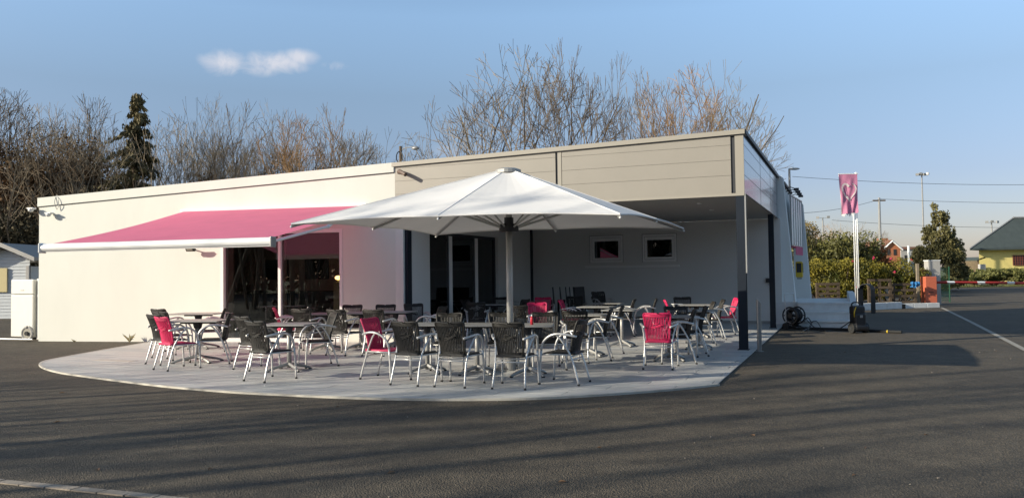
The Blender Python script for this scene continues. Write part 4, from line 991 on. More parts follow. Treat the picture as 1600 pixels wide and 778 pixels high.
# ------------------------------------------------------------ foliage makers
def leaf_cloud(name, m, ells, n, size, parent=None, shell=.55, flat=0.0, stretchz=1.0, seed=0):
    rg = np.random.default_rng(seed + 11); P = []; tot = sum(e[3] * e[4] * e[5] for e in ells)
    for (x, y, z, a, b, c) in ells:
        k = max(8, int(n * (a * b * c) / tot)); d = rg.normal(size=(k, 3)); d /= np.linalg.norm(d, axis=1)[:, None]
        rr = shell + (1 - shell) * rg.random(k) ** .6; lump = 1 + .18 * np.sin(d[:, 0] * 7 + x) * np.sin(d[:, 2] * 6 + y) + .10 * np.sin(d[:, 1] * 13 + z)
        P.append(np.stack([x + a * d[:, 0] * rr * lump, y + b * d[:, 1] * rr * lump, z + c * d[:, 2] * rr * lump], 1))
    P = np.concatenate(P); P = P[P[:, 2] > .02]; k = len(P)
    u = rg.normal(size=(k, 3)); u /= np.linalg.norm(u, axis=1)[:, None]; v = np.cross(u, rg.normal(size=(k, 3))); v /= np.linalg.norm(v, axis=1)[:, None]
    s_ = size * (.6 + .8 * rg.random(k))[:, None]; u = u * s_; v = v * s_ * .55; u[:, 2] *= stretchz
    V = np.stack([P - u * .5, P + v * .5, P + u * .5, P - v * .5], 1).reshape(-1, 3)
    me = bpy.data.meshes.new(name); me.vertices.add(len(V)); me.vertices.foreach_set('co', V.ravel())
    me.loops.add(len(V)); me.loops.foreach_set('vertex_index', np.arange(len(V), dtype=np.int32)); me.polygons.add(k)
    me.polygons.foreach_set('loop_start', np.arange(0, len(V), 4, dtype=np.int32)); me.polygons.foreach_set('loop_total', np.full(k, 4, dtype=np.int32))
    me.materials.append(m); me.update(); me.validate(); return link(name, me, parent)

# bare trees: a few distinct ones, grown once, then copied
def tree_meshes(seed, H, stems, spread, mt, mtw, dens=1.0, upright=.35, twig=.02, stem_r=.10, maxlv=4):
    rd = random.Random(seed); T = MB(); Cn = MB(); cnt = [0]
    def grow(p, d, ln, r, lv):
        n = 5 if lv < 2 else (4 if lv == 2 else 3); pts = [p.copy()]; rs = [r]; q = p.copy(); dd = d.copy(); step = ln / n
        kids = []
        for i in range(n):
            wob = .055 if lv == 0 else .11
            dd = (dd + Vector((rd.gauss(0, wob), rd.gauss(0, wob), rd.gauss(0, wob * .6) + upright * .13 * (1 if lv else .5)))).normalized()
            q = q + dd * step; pts.append(q.copy()); rs.append(max(r * (1 - .74 * (i + 1) / n), twig * .36)); kids.append((q.copy(), dd.copy(), rs[-1], (i + 1) / n))
        (T if lv < 2 else Cn).tube(pts, rs, 5 if lv < 2 else 3, False); cnt[0] += 1
        if lv >= maxlv: return
        nk = {0: 8, 1: 6, 2: 5, 3: 3.2}[lv] * dens
        for _ in range(int(nk + rd.random())):
            f = rd.uniform(.25 if lv == 0 else .15, 1.0); i = min(int(f * n), n - 1); (q0, d0, r0, t0) = kids[i]; base_ = pts[i].lerp(pts[i + 1], f * n - i)
            ax = Vector((rd.gauss(0, 1), rd.gauss(0, 1), rd.gauss(0, .4))); ax = (ax - d0 * ax.dot(d0)).normalized()
            an = rd.uniform(.30, .70); nd = (d0 * math.cos(an) + ax * math.sin(an)).normalized(); nd.z = max(nd.z, -.1 if lv < 2 else -.5)
            l2 = ln * rd.uniform(.36, .62) * (1.2 - .55 * f if lv == 0 else 1) * (.85 if lv == 2 else 1); grow(base_, nd, l2, max(r0 * .66, twig * .45), lv + 1)
    for s in range(stems):
        a = 2 * math.pi * s / stems + rd.uniform(-.4, .4); tl = spread * rd.uniform(.3, 1.0) if stems > 1 else 0.05
        grow(Vector((math.cos(a) * .25 * (stems > 1), math.sin(a) * .25 * (stems > 1), 0)), Vector((math.cos(a) * tl, math.sin(a) * tl, 1)).normalized(), H * rd.uniform(.72, .98), stem_r * rd.uniform(.7, 1.1), 0)
    zm = sorted(v[2] for v in Cn.v)[int(len(Cn.v) * .999)]
    return T.mesh('trunk', mt), Cn.mesh('crown', mtw), zm
def forked(seed, H, stems, spread, mt, mtw, ang=.42, kids=2.35, lv_max=7, r0=.17, ratio=.80, trop=.05, side=.8, rmin=.013, env=3.6, zc=.56):
    rd = random.Random(seed); T = MB(); Cn = MB(); L0 = H * (1 - ratio) / (1 - ratio ** (lv_max + 1))
    def outside(q):
        w_ = env * (1 + .16 * math.sin(3 * math.atan2(q.y, q.x) + seed) + .08 * math.sin(7 * q.z / H * 3 + seed)); return (q.x * q.x + q.y * q.y) / (w_ * w_) + ((q.z - zc * H) / ((1 - zc) * H)) ** 2 > 1
    def grow(p, d, ln, r, lv):
        if lv >= 2 and outside(p): return
        n = 3 if lv < 5 else 2; pts = [p.copy()]; rs = [r]; q = p.copy(); dd = d.copy(); r2 = max(r * .74, rmin)
        for i in range(n):
            dd = (dd + Vector((rd.gauss(0, .07), rd.gauss(0, .07), rd.gauss(0, .04) + trop))).normalized(); q = q + dd * (ln / n); pts.append(q.copy()); rs.append(r + (r2 - r) * (i + 1) / n)
        (T if lv < 3 else Cn).tube(pts, rs, 5 if lv < 3 else 3, False)
        if lv >= lv_max: return
        k = int(kids + rd.random()); ph = rd.uniform(0, 6.28)
        a = dd.cross(Vector((0, 0, 1))); a = a.normalized() if a.length > .05 else Vector((1, 0, 0)); b = dd.cross(a)
        for j in range(k):
            an = ang * rd.uniform(.45, 1.1) * (.35 if j == 0 else 1); th = ph + 2 * math.pi * j / k + rd.uniform(-.4, .4)
            nd = (dd * math.cos(an) + (a * math.cos(th) + b * math.sin(th)) * math.sin(an)).normalized(); nd.z = max(nd.z, .02 + .04 * lv_max - .04 * lv)
            grow(q, nd.normalized(), ln * ratio * rd.uniform(.82, 1.15), r2 * (.92 if j == 0 else .68), lv + 1)
        if lv >= 1:
            for _ in range(int(side + rd.random())):
                i = rd.randrange(1, n + 1); th = rd.uniform(0, 6.28); an = rd.uniform(.45, .85); nd = (dd * math.cos(an) + (a * math.cos(th) + b * math.sin(th)) * math.sin(an)).normalized()
                grow(pts[i], nd, ln * rd.uniform(.45, .7), max(r2 * .45, rmin), min(lv + 3, lv_max))
    for s_ in range(stems):
        a = 2 * math.pi * s_ / stems + rd.uniform(-.5, .5); tl = spread * rd.uniform(.5, 1.0)
        grow(Vector((math.cos(a) * .3, math.sin(a) * .3, 0)) * (stems > 1), Vector((math.cos(a) * tl, math.sin(a) * tl, 1)).normalized(), L0 * rd.uniform(.9, 1.1), r0 * rd.uniform(.8, 1.1), 0)
    zm = sorted(v[2] for v in Cn.v)[int(len(Cn.v) * .9985)]
    return T.mesh('trunk', mt), Cn.mesh('crown', mtw), zm
FV = [forked(31, 13, 3, .42, M_bark, M_bark, ang=.66, kids=2.15, lv_max=7, trop=.005, side=.7, rmin=.013, ratio=.80, env=3.9), forked(32, 13, 4, .26, M_bark, M_bark, ang=.58, kids=2.15, lv_max=7, trop=.015, side=.6, rmin=.013, ratio=.80, env=3.3), forked(33, 13, 3, .28, M_bark, M_barkg, ang=.68, kids=2.15, lv_max=7, trop=.005, side=.6, rmin=.013, ratio=.80, r0=.18, env=3.7),
      forked(34, 13, 3, .22, M_bark2, M_barko, ang=.62, kids=2.2, lv_max=7, trop=.01, side=.9, rmin=.012, r0=.14, ratio=.79, env=3.2), forked(35, 13, 3, .55, M_bark, M_barkg, ang=.55, kids=2.1, lv_max=7, trop=.01, side=.7, rmin=.013, ratio=.80, r0=.14, env=4.6, zc=.5), forked(36, 13, 3, .25, M_bark, M_barkg, ang=.62, kids=2.2, lv_max=7, trop=.01, side=.9, rmin=.011, r0=.13, ratio=.78, env=3.4)]
TV = [tree_meshes(1, 12, 5, .42, M_bark, M_bark, .92, .4, .024, .14), tree_meshes(2, 12, 6, .32, M_bark, M_barkg, .85, .6, .022, .12),
      tree_meshes(3, 12, 1, .3, M_bark, M_bark, 1.15, .3, .024, .2), tree_meshes(4, 12, 3, .5, M_barkd, M_bark, 1.0, .35, .023, .14),
      tree_meshes(5, 12, 5, .32, M_bark2, M_bark2, 1.05, .6, .023, .11), tree_meshes(6, 12, 2, .6, M_barkd, M_bark, 1.0, .3, .024, .16)]
def bare(px, ytop, Y, var, label, wsc=1.0, rz=None, name='bare_tree', mt=None, mc=None):
    b = AT(px, 400, Y); H_ = AT(px, ytop, Y).z; t = thing(name, label, 'tree', (b.x, Y, -.03), random.uniform(0, 6.28) if rz is None else rz, 'bare trees around the restaurant')
    V_ = FV[var - 10] if var >= 10 else TV[var]; s = H_ / V_[2]; t.scale = (s * wsc, s * wsc, s)
    link('trunk', V_[0], t); link('crown', V_[1], t); return t
# skyline above the greige roof, left to right
for a in [
 (702, 168, 46, 14, 'low bare tree sweeping left behind the roof lamp', .8, 1.0), (748, 122, 47, 10, 'bare tree at the left slope of the big clump behind the parasol', .9, 2.2),
 (805, 70, 48, 12, 'tall bare tree second highest in the clump behind the roof', .85, .4), (856, 94, 45, 10, 'bare forked tree in the middle of the clump behind the roof', .85, 4.0),
 (890, 58, 46, 11, 'highest bare tree on the skyline above the greige fascia', .72, 0.),
 (988, 88, 45, 11, 'bare tree standing right after the gap in the skyline', .52, 2.), (1026, 112, 44, 12, 'dark bare tree left of the ochre one', .66, 3.),
 (1062, 104, 43, 13, 'ochre twigged tree above the right half of the fascia', .85, 0.5), (1084, 126, 46, 13, 'second ochre twigged tree, right of the first', .7, 4.), (1124, 104, 43, 15, 'bare rounded tree left of the roof corner', .95, 0.), (1158, 158, 44, 15, 'bare spreading tree rising behind the roof corner', .95, 3.),
 (1176, 205, 43, 12, 'low bare branches reaching right past the roof corner', .75, 5.)]: bare(*a)
# wood at the left
k = 0
LT = [(12, 130, 44, 10), (45, 158, 52, 12), (78, 168, 48, 15), (112, 150, 50, 11), (142, 152, 46, 15), (172, 158, 53, 11), (236, 165, 50, 12), (262, 190, 45, 14), (296, 160, 48, 15), (322, 158, 52, 1), (352, 155, 46, 1), (385, 165, 50, 11), (402, 160, 47, 1),
      (438, 178, 50, 15), (462, 182, 46, 13), (488, 178, 49, 13), (512, 160, 46, 11), (535, 205, 50, 14), (572, 205, 48, 12), (600, 202, 50, 14), (250, 215, 55, 10), (340, 205, 56, 10), (432, 205, 56, 12), (28, 185, 40, 14), (95, 205, 41, 10), (158, 200, 42, 12), (-15, 140, 46, 11), (-40, 120, 43, 10)]
LL = ['tall bare tree at the far left edge of the wood', 'bare grey tree next to the left edge of the wood', 'slender bare tree in the left wood above the shed', 'bare tree above the shed roof, taller than its neighbours', 'bare fan shaped tree left of the dark conifer', 'bare tree just left of the dark conifer', 'bare tree just right of the dark conifer', 'low bare tree in the dip right of the conifer', 'bare upright tree over the left end of the pink awning', 'bare upright tree second from the dip over the awning', 'bare upright tree over the middle of the awning', 'dense bare tree over the white parapet middle', 'thin bare tree left of the ochre ones', 'broad bare tree left of the ochre ones', 'left ochre twigged tree over the white parapet', 'right ochre twigged tree over the white parapet', 'tallest twiggy tree over the right part of the white parapet', 'low bare tree near the end of the white parapet', 'rounded low bare tree near the roof lamp', 'last bare tree left of the roof lamp', 'bare tree farther back behind the conifer gap', 'bare tree farther back over the awning middle', 'bare tree farther back over the awning right end', 'near bare tree in front of the left wood edge', 'near bare tree above the shed gable', 'near bare tree between shed and conifer', 'bare tree cut by the left picture edge', 'bare tree beyond the left picture edge']
for (a, lab) in zip(LT, LL): bare(a[0], a[1], a[2], a[3], lab, .6 if a[3] in (1, 4) else .85)
# trees beyond the right side, small and far
for (a, lab) in zip([(1285, 350, 95, 13), (1272, 360, 90, 13), (1308, 343, 100, 15), (1330, 350, 104, 15), (1352, 346, 98, 12), (1372, 358, 100, 10), (1300, 362, 110, 15)],
                    ['ochre far tree left of the flagpoles', 'ochre far tree next to the white fin', 'far bare tree left of the flagpoles', 'far bare tree behind the flagpoles', 'far bare tree right of the flagpoles', 'far bare tree left of the utility pole', 'hazy bare tree behind the ochre ones']): bare(a[0], a[1], a[2], a[3], lab, .9)
# trees behind the photographer whose long shadows stripe the yard
SV = [tree_meshes(21, 12, 1, .1, M_bark, M_bark, .35, .9, .05, .13, 3), tree_meshes(22, 12, 1, .1, M_bark, M_bark, .5, .8, .05, .18, 3), tree_meshes(23, 12, 2, .22, M_bark, M_bark, .35, .9, .05, .14, 3), tree_meshes(24, 12, 3, .35, M_bark, M_bark, .8, .6, .09, .20, 3)]
rdt = random.Random(12); s_ = -7.0; spots = []
while s_ < 15.0: spots.append((rdt.uniform(14, 22), s_, (rdt.uniform(11, 14) if s_ < 9 else rdt.uniform(8, 10)), rdt.choice([0, 1, 2]))); s_ += rdt.uniform(.5, 1.15) * (1 if s_ < 10.5 else 2.2)
spots += [(27, .8, 10, 3), (29, 6.2, 11, 3), (27, 12.9, 8.5, 1), (25, 11.9, 8.5, 2)]
for i, (dx, s_, hh, v_) in enumerate(spots):
    q = -SUND * dx + Vector((-SUND.y, SUND.x, 0)) * s_
    t = thing('bare_tree', ['slim bare tree in the row behind the photographer', 'broad bare tree behind the row at the photographer\'s back'][v_ == 3], 'tree', (q.x, q.y, 0), i * 1.7, 'trees behind the photographer'); t.scale = (hh / 12, hh / 12, hh / 12)
    link('trunk', SV[v_][0], t); link('crown', SV[v_][1], t)
ells = []
for k2 in range(60):
    a = R(-165 + 150 * k2 / 59 + random.uniform(-1, 1)) ; rr = random.uniform(52, 60); ells.append((math.cos(a) * rr, math.sin(a) * rr, random.uniform(2, 7), 5.5, 3, random.uniform(3.5, 5.5)))
stuff(leaf_cloud('far_wood', M_undr, ells, 60000, .9, None, .3, seed=99))

# conifer with drooping tip
def conifer(px, ytop, Y, label):
    b = AT(px, 400, Y); H_ = AT(px, ytop, Y).z; t = thing('conifer', label, 'tree', (b.x, Y, 0)); rd = random.Random(5)
    m = MB(); m.tube([(0, 0, 0), (.1, 0, H_ * .5), (.3, 0, H_ * .93), (.55, 0, H_), (.9, 0, H_ - .35)], [.28, .16, .06, .03, .015], 6); m.build('trunk', M_barkd, t)
    rg = np.random.default_rng(3); P = []; U = []
    for i in range(240):
        f = rd.random() ** .8; z = H_ * (.12 + .87 * f); ln = (1 - f) * 3.1 * rd.uniform(.4, 1.2) + .22; a = rd.uniform(0, 6.28)
        if rd.random() < .12: ln *= 1.55
        n = int(28 + ln * 34)
        for k2 in range(n):
            s_ = rd.random(); x = math.cos(a) * ln * s_ + .3 * f; y = math.sin(a) * ln * s_; zz = z - .42 * ln * s_ * s_ + .16 * s_ - rd.random() * .32 * (1 - .4 * s_)
            P.append((x + rd.gauss(0, .06), y + rd.gauss(0, .06), zz)); U.append((math.cos(a) * .3 + rd.gauss(0, .3), math.sin(a) * .3 + rd.gauss(0, .3), -.8 + rd.gauss(0, .3)))
    P = np.array(P); U = np.array(U); U /= np.linalg.norm(U, axis=1)[:, None]; V = np.cross(U, rg.normal(size=U.shape)); V /= np.linalg.norm(V, axis=1)[:, None]
    U *= .26; V *= .05; Q = np.stack([P - U * .5, P + V, P + U * .5, P - V], 1).reshape(-1, 3)
    me = bpy.data.meshes.new('crown'); me.from_pydata(Q.tolist(), [], [tuple(range(4 * i, 4 * i + 4)) for i in range(len(P))]); me.materials.append(M_conif); link('crown', me, t)
conifer(206, 146, 45, 'dark drooping conifer rising above the bare wood at the left')
# brown and dark thicket behind the shed and the wall
for i, (px, yt, Y, wd, m_, lab) in enumerate([(-30, 195, 44, 4.2, M_rust, 'rust brown thicket at the left picture edge'), (28, 222, 46, 4.2, M_rust, 'rust brown tree mass above the shed'), (95, 208, 48, 4.0, M_rust, 'brown leafy mass left of the conifer'), (15, 300, 40, 4.0, M_undr, 'dark undergrowth behind the shed'), (95, 290, 41, 4.5, M_undr, 'dark undergrowth behind the left end of the white wall'), (170, 275, 44, 4.5, M_undr, 'dark undergrowth left of the conifer foot'), (250, 268, 46, 4.5, M_undr, 'dark undergrowth right of the conifer foot'), (340, 264, 47, 5, M_rust, 'brown undergrowth over the awning'), (440, 252, 48, 4.5, M_rust, 'brown undergrowth over the white parapet middle'), (530, 248, 48, 4, M_undr, 'undergrowth over the right end of the white parapet')]):
    b = AT(px, 400, Y); H_ = AT(px, yt, Y).z; t = thing('thicket', lab, 'bushes', (b.x, Y, 0)); rd = random.Random(i + 50)
    ells = [(rd.uniform(-wd, wd) * .6, rd.uniform(-1, 1), H_ * rd.uniform(.2, .78), wd * rd.uniform(.3, .5), 1.4, H_ * rd.uniform(.12, .25)) for _ in range(13)]
    leaf_cloud('foliage', m_, ells, 15000, .20, t, .15, seed=i)
    m = MB()
    for k2 in range(16): a = rd.uniform(-wd, wd) * .7; m.tube([(a * .6, rd.uniform(-1, 1), 0), (a, rd.uniform(-1, 1), H_ * .6), (a * 1.15, rd.uniform(-1.4, 1), H_ * rd.uniform(.8, 1.02))], [.07, .03, .012], 4)
    m.build('stems', M_barkd, t)

# right side: hedge, shrubs, cypress, junipers
def bush(name, px, Y, ells, m_, n, size, label, cat='bush', grp=None, shell=.5, zb_=0.0, seed=0):
    b = AT(px, 440, Y); t = thing(name, label, cat, (b.x, Y, zb_), 0, grp); leaf_cloud('foliage', m_, ells, n, size, t, shell, seed=seed)
    m = MB(); rd = random.Random(seed)
    for e in ells[:8]: m.tube([(e[0] * .3, e[1] * .3, 0), (e[0] * .8, e[1], e[2] * .6), (e[0], e[1], e[2])], [.04, .025, .012], 4)
    m.build('stems', M_barkd, t); return t
def lumps(seed, W_, H_, D_, n=16, r=.5):
    rd = random.Random(seed); o = []
    for _ in range(n): o.append((rd.uniform(-W_, W_), rd.uniform(-D_, D_), H_ * rd.uniform(.25, .85), r * rd.uniform(.6, 1.2), r * .7, r * rd.uniform(.5, 1.0)))
    return o
bush('hedge', 1300, 32.6, lumps(1, 1.45, 2.15, .35, 36, .45), M_hedge, 17000, .085, 'yellow green hedge left of the flagpoles', 'hedge')
bush('hedge', 1345, 32.9, lumps(9, .75, 1.9, .3, 18, .42), M_hedge, 7000, .085, 'leafy rose hedge around the foot of the flagpoles', 'hedge', seed=3)
bush('hedge', 1398, 32.8, lumps(2, 1.15, 1.9, .35, 32, .42), M_hedge, 13000, .08, 'yellow green hedge behind the pallets', 'hedge', seed=4)
bush('shrub', 1290, 42, lumps(3, 2.2, 3.7, .8, 26, .95), M_shrub, 12000, .15, 'dark evergreen shrub left above the hedge', 'shrub', seed=5)
bush('shrub', 1325, 47, lumps(4, 1.6, 3.2, .8, 16, .9), M_shrub, 8000, .15, 'dark evergreen shrub behind the flagpoles', 'shrub', seed=6)
bush('shrub', 1361, 50, lumps(5, .75, 3.2, .6, 14, .62), M_russ, 8000, .13, 'russet copper shrub right of the flagpoles', 'shrub', seed=7)
bush('shrub', 1441, 33.4, lumps(6, .2, 1.6, .2, 8, .28), M_russ, 2500, .07, 'brown leafy climber beside the grey cabinet', 'shrub', seed=8)
for (px, py, Y) in ((1331, 408, 32.3), (1364, 402, 32.4), (1363, 404.5, 32.4), (1396, 425, 32.4), (1422, 406, 32.4), (1337, 448, 32.2), (1390, 404, 32.4)):
    q = AT(px, py, Y); m = MB(); 
    for k2 in range(6): m.ball((q.x + random.uniform(-.03, .03), q.y - .1 + random.uniform(-.03, .03), q.z + random.uniform(-.03, .03)), .020, .016, .020, 6, 4)
    tag(m.build('rose_bloom', M_wickp if py != 406 else M_red), {(1331, 408): 'red rose left of the flagpoles', (1364, 402): 'pink rose highest in the hedge', (1363, 404.5): 'second pink rose close under the highest', (1396, 425): 'magenta rose in the middle of the right hedge', (1422, 406): 'red flower at the hedge top near the cypress', (1337, 448): 'pink rose low at the flagpole foot', (1390, 404): 'pink rose at the hedge top below the brick house'}[(px, py)], 'flower')
M_och = mat('ochre_twigs', (.12, .10, .03), .8, var=.3, vscale=.7, color2=(.26, .19, .07), trans=.2)
bush('shrub', 1272, 58, lumps(11, 1.8, 5.4, .9, 24, .85), M_och, 12000, .13, 'tall ochre bush beside the white fin, above the dark shrub', seed=12)
cy = [(0, 0, .9, 1.85, 1.3, .9), (.1, 0, 1.9, 1.8, 1.2, 1.0), (-.35, .1, 2.8, 1.4, 1.0, .9), (.35, 0, 3.0, 1.3, .9, .9), (0, 0, 3.9, 1.1, .9, .9), (-.1, 0, 4.8, .75, .6, .7), (-.05, 0, 5.5, .45, .4, .6), (1.2, 0, 1.2, .6, .7, 1.0), (-1.2, 0, 1.4, .6, .7, 1.0), (.75, 0, 4.1, .3, .3, .6), (-.85, 0, 4.0, .3, .3, .5)]
rd = random.Random(4); cy2 = []
for e in cy:
    for _ in range(7): a = rd.uniform(0, 6.28); cy2.append((e[0] * 1.1 + math.cos(a) * e[3] * .68, e[1] + math.sin(a) * e[4] * .6, e[2] + rd.uniform(-.6, .6) * e[5], e[3] * .38, e[4] * .38, e[5] * .5))
bush('cypress', 1470, 55, cy2, M_cyp, 26000, .17, 'big dark green cypress between hedge and yellow house', 'tree', None, .45, 0, 9)
for i, (px, Y, W_) in enumerate(((1522, 66, 1.6), (1553, 67, 2.2), (1592, 66, 2.4), (1632, 67, 2.4))):
    b = AT(px, 440, Y); t = thing('spreading_juniper', ['small low juniper at the left of the yellow house', 'spreading juniper left of the lattice window', 'spreading juniper below the lattice window', 'spreading juniper at the right picture edge'][i], 'shrub', (b.x, Y, 0)); rd = random.Random(i + 90); P = []; 
    ells = []
    for _ in range(26):
        a = rd.uniform(0, 6.28); l_ = rd.uniform(.4, 1.2) * W_; 
        for q in range(5): f = q / 4; ells.append((math.cos(a) * l_ * f, math.sin(a) * l_ * .6 * f, .35 + (.5 + rd.uniform(.3, .55)) * f * (1.0 if W_ > 2 else .7), .32, .26, .12))
    leaf_cloud('foliage', M_jun, ells, 9000, .15, t, .2, seed=i + 20)
    m = MB(); [m.tube([(0, 0, 0), (math.cos(a) * W_ * .5, math.sin(a) * W_ * .3, .6)], [.05, .02], 4) for a in np.linspace(0, 6, 7)]; m.build('stems', M_barkd, t)
v = MB(); v.add([(20, 64.02, .03), (140, 64.02, .03), (140, 90, .03), (20, 90, .03)], [(0, 1, 2, 3)]); struct(v.build('verge', M_grass))
leafg = leaf_cloud('verge_grass', M_grass, [(x, 65 + random.uniform(-.6, 1.5), .06, .9, .7, .10) for x in np.arange(26, 62, .9)], 9000, .09, None, .1); stuff(leafg)

# yellow house
Yh = 75; t = thing('yellow_house', 'yellow rendered house with steep dark roof and red lattice window', 'house')
a = AT(1531, 440, Yh); zwt = AT(1560, 386, Yh).z; apx = AT(1583, 341, Yh + 2)
m = MB(); m.prism([(a.x, Yh, 0), (a.x + 18, Yh, 0), (a.x + 18, Yh + 4, 0), (a.x + 2.6, Yh + 4, 0)], (0, 0, zwt)); m.build('wall', M_yelw, t)
m = MB(); e0 = AT(1514, 388.5, Yh - .6); zr_ = apx.z; x0, x1 = e0.x, a.x + 19; y0, y1 = Yh - .7, Yh + 4.7; ym = (y0 + y1) / 2; rx0 = apx.x
vs = [(x0, y0, e0.z), (x1, y0, e0.z), (x1, y1, e0.z), (rx0 - .5, y1, e0.z), (rx0, ym, zr_), (x1 - 4, ym, zr_), (x0, y0, e0.z - .15), (x1, y0, e0.z - .15), (x1, y1, e0.z - .15), (rx0 - .5, y1, e0.z - .15)]
m.add(vs, [(0, 1, 5, 4), (1, 2, 5), (2, 3, 4, 5), (3, 0, 4), (6, 7, 1, 0), (7, 8, 2, 1), (8, 9, 3, 2), (9, 6, 0, 3), (9, 8, 7, 6)]); m.build('roof', M_roof, t)
m = MB(); m.tube([(x0, y0 - .02, e0.z), (rx0, ym, zr_ + .03)], .07, 4); m.tube([(rx0, ym, zr_ + .03), (x1 - 4, ym, zr_ + .03)], .12, 4); m.build('ridge_cap', M_tube, t)
wv0, wv1 = AT(1582, 399, Yh), AT(1612, 414, Yh); m = MB(); m.box(((wv0.x + wv1.x) / 2, Yh - .03, (wv0.z + wv1.z) / 2), (wv1.x - wv0.x, .06, wv0.z - wv1.z)); wn = m.build('window', M_ind, t)
m = MB(); ww = wv1.x - wv0.x; hh_ = wv0.z - wv1.z
for k2 in range(9):
    x = wv0.x + ww * k2 / 8; m.box((x, Yh - .08, (wv0.z + wv1.z) / 2), (.04, .03, hh_))
for k2 in range(5): m.box(((wv0.x + wv1.x) / 2, Yh - .1, wv1.z + hh_ * k2 / 4), (ww, .03, .04))
m.build('lattice', M_lat, wn)
c_ = AT(1544, 411, 74); t2 = thing('utility_hatch', 'small green grey cabinet against the yellow wall', 'cabinet', (c_.x - .3, 74.5, 0)); m = MB(); m.box((0, 0, .95), (.5, .4, 1.9)); m.build('case', M_gcab, t2)
t2 = thing('porch', 'small open porch with dark roof left of the yellow house', 'porch'); c_ = AT(1520, 400, 76); m = MB(); m.add([(c_.x - .2, 75, c_.z - .35), (c_.x + .6, 75, c_.z - .1), (c_.x + .6, 78, c_.z - .1), (c_.x - .2, 78, c_.z - .35)], [(0, 1, 2, 3)]); o = m.build('roof', M_roof, t2); q = o.modifiers.new('t', 'SOLIDIFY'); q.thickness = .12
for x in (0, .5): m = MB(); m.box((c_.x + x, 75.2, c_.z / 2 - .2), (.12, .12, c_.z - .3)); m.build('post', M_barkd, t2)
t2 = thing('low_wall', 'low stone wall and shed end left of the yellow house', 'wall'); m = MB(); p0 = AT(1507, 430, 80); m.box((p0.x + 1.2, 80, 1.3), (4.5, .3, 2.6)); m.build('wall', mat('old_wall', (.26, .21, .16), .9, var=.2), t2)
# brick house and the long hall behind the hedge
Yb = 110; t = thing('brick_house', 'small orange brick house with pale gable edges far behind the hedge', 'house'); L0, R0 = AT(1382, 400, Yb), AT(1407, 400, Yb); ez, az = AT(1382, 389, Yb).z, AT(1394, 378, Yb).z; xm = (L0.x + R0.x) / 2
m = MB(); m.prism([(L0.x, Yb, 0), (R0.x, Yb, 0), (R0.x, Yb, ez), (xm, Yb, az), (L0.x, Yb, ez)], (0, 9, 0)); m.build('wall', M_brick, t)
m = MB(); m.tube([(L0.x - .3, Yb - .15, ez - .15), (xm, Yb - .15, az + .12)], .12, 4); m.tube([(xm, Yb - .15, az + .12), (R0.x + .3, Yb - .15, ez - .15)], .12, 4); m.build('gable_trim', M_trim, t)
m = MB(); m.prism([(L0.x - .3, Yb + .1, ez), (xm, Yb + .1, az + .15), (R0.x + .3, Yb + .1, ez), (R0.x + .3, Yb + .1, ez + .15), (xm, Yb + .1, az + .3), (L0.x - .3, Yb + .1, ez + .15)], (0, 9, 0)); m.build('roof', mat('clay_roof', (.22, .10, .06), .9), t)
m = MB(); m.box((xm + 1.0, Yb + 5, az + .2), (1.2, 1, 1.0)); m.build('chimney', M_brick, t)
for px in (1388, 1398): c_ = AT(px, 394, Yb); m = MB(); m.box((c_.x, Yb - .03, c_.z), (.35, .08, .8)); m.build('window', M_ind, t)
t = thing('far_hall', 'long pale industrial hall beside the brick house', 'building'); a, b = AT(1408, 400, 120), AT(1438, 400, 120); m = MB(); hz = AT(1408, 390, 120).z; m.box(((a.x + b.x) / 2, 124, hz / 2), (b.x - a.x, 8, hz)); m.build('wall', M_gcab, t)
m = MB(); m.box(((a.x + b.x) / 2, 124, hz + .2), (b.x - a.x + .4, 8.4, .4)); m.build('roof', mat('hall_roof', (.2, .1, .07), .9), t)
m = MB(); m.box(((a.x + b.x) / 2, 119.96, hz - 1.2), (b.x - a.x - 1, .1, .7)); m.build('window', M_ind, t)
t = thing('white_chimney', 'slim white flue standing before the far hall', 'chimney', (*AT(1420, 400, 100).xy, 0)); m = MB(); m.tube([(0, 0, 0), (0, 0, AT(1420, 384, 100).z)], .15, 10); m.build('flue', M_trim, t)
t = thing('mesh_fence', 'dark green mesh fence panel behind the grey cabinet', 'fence'); a, b = AT(1464, 430, 36), AT(1483, 430, 36)
for x in np.linspace(a.x, b.x, 2): m = MB(); m.tube([(x, 36, 0), (x, 36, 1.6)], .03, 6); m.build('post', M_green, t)
m = MB(); [m.tube([(x, 36, .03), (x, 36, 1.58)], .006, 3) for x in np.arange(a.x, b.x, .05)]; [m.tube([(a.x, 36, z), (b.x, 36, z)], .007, 3) for z in np.arange(.1, 1.6, .1)]; m.build('mesh_panel', M_green, t)

# masts, poles, wires
t = thing('utility_pole', 'concrete utility pole carrying the overhead cables', 'pole', (*AT(1376, 400, 70).xy, 0)); H_ = AT(1376, 309, 70).z; m = MB(); m.tube([(0, 0, 0), (0, 0, H_)], [.15, .10], 8); m.build('shaft', M_tube, t); m = MB(); m.box((0, 0, H_ - .25), (1.1, .12, .12)); m.build('crossarm', M_barkd, t)
def mast(px, ytop, Y, n, label):
    t = thing('floodlight_mast', label, 'mast', (*AT(px, 400, Y).xy, 0), 0, 'sports floodlight masts'); H_ = AT(px, ytop, Y).z; s = Y / 120
    m = MB(); m.tube([(0, 0, 0), (0, 0, H_)], [.16 * s, .09 * s], 8); m.build('shaft', M_tube, t)
    m = MB(); m.box((0, 0, H_ - .1), (1.8 * s, .1, .08)); m.build('crossarm', M_tube, t)
    for i in range(n): x = (-.8 + 1.6 * i / max(1, n - 1)) * s; m = MB(); m.box((x, -.2, H_ + .1 * (i % 2)), (.42 * s, .3, .34 * s), .4 * (i - 1)); m.build('lamp_head', M_tube, t)
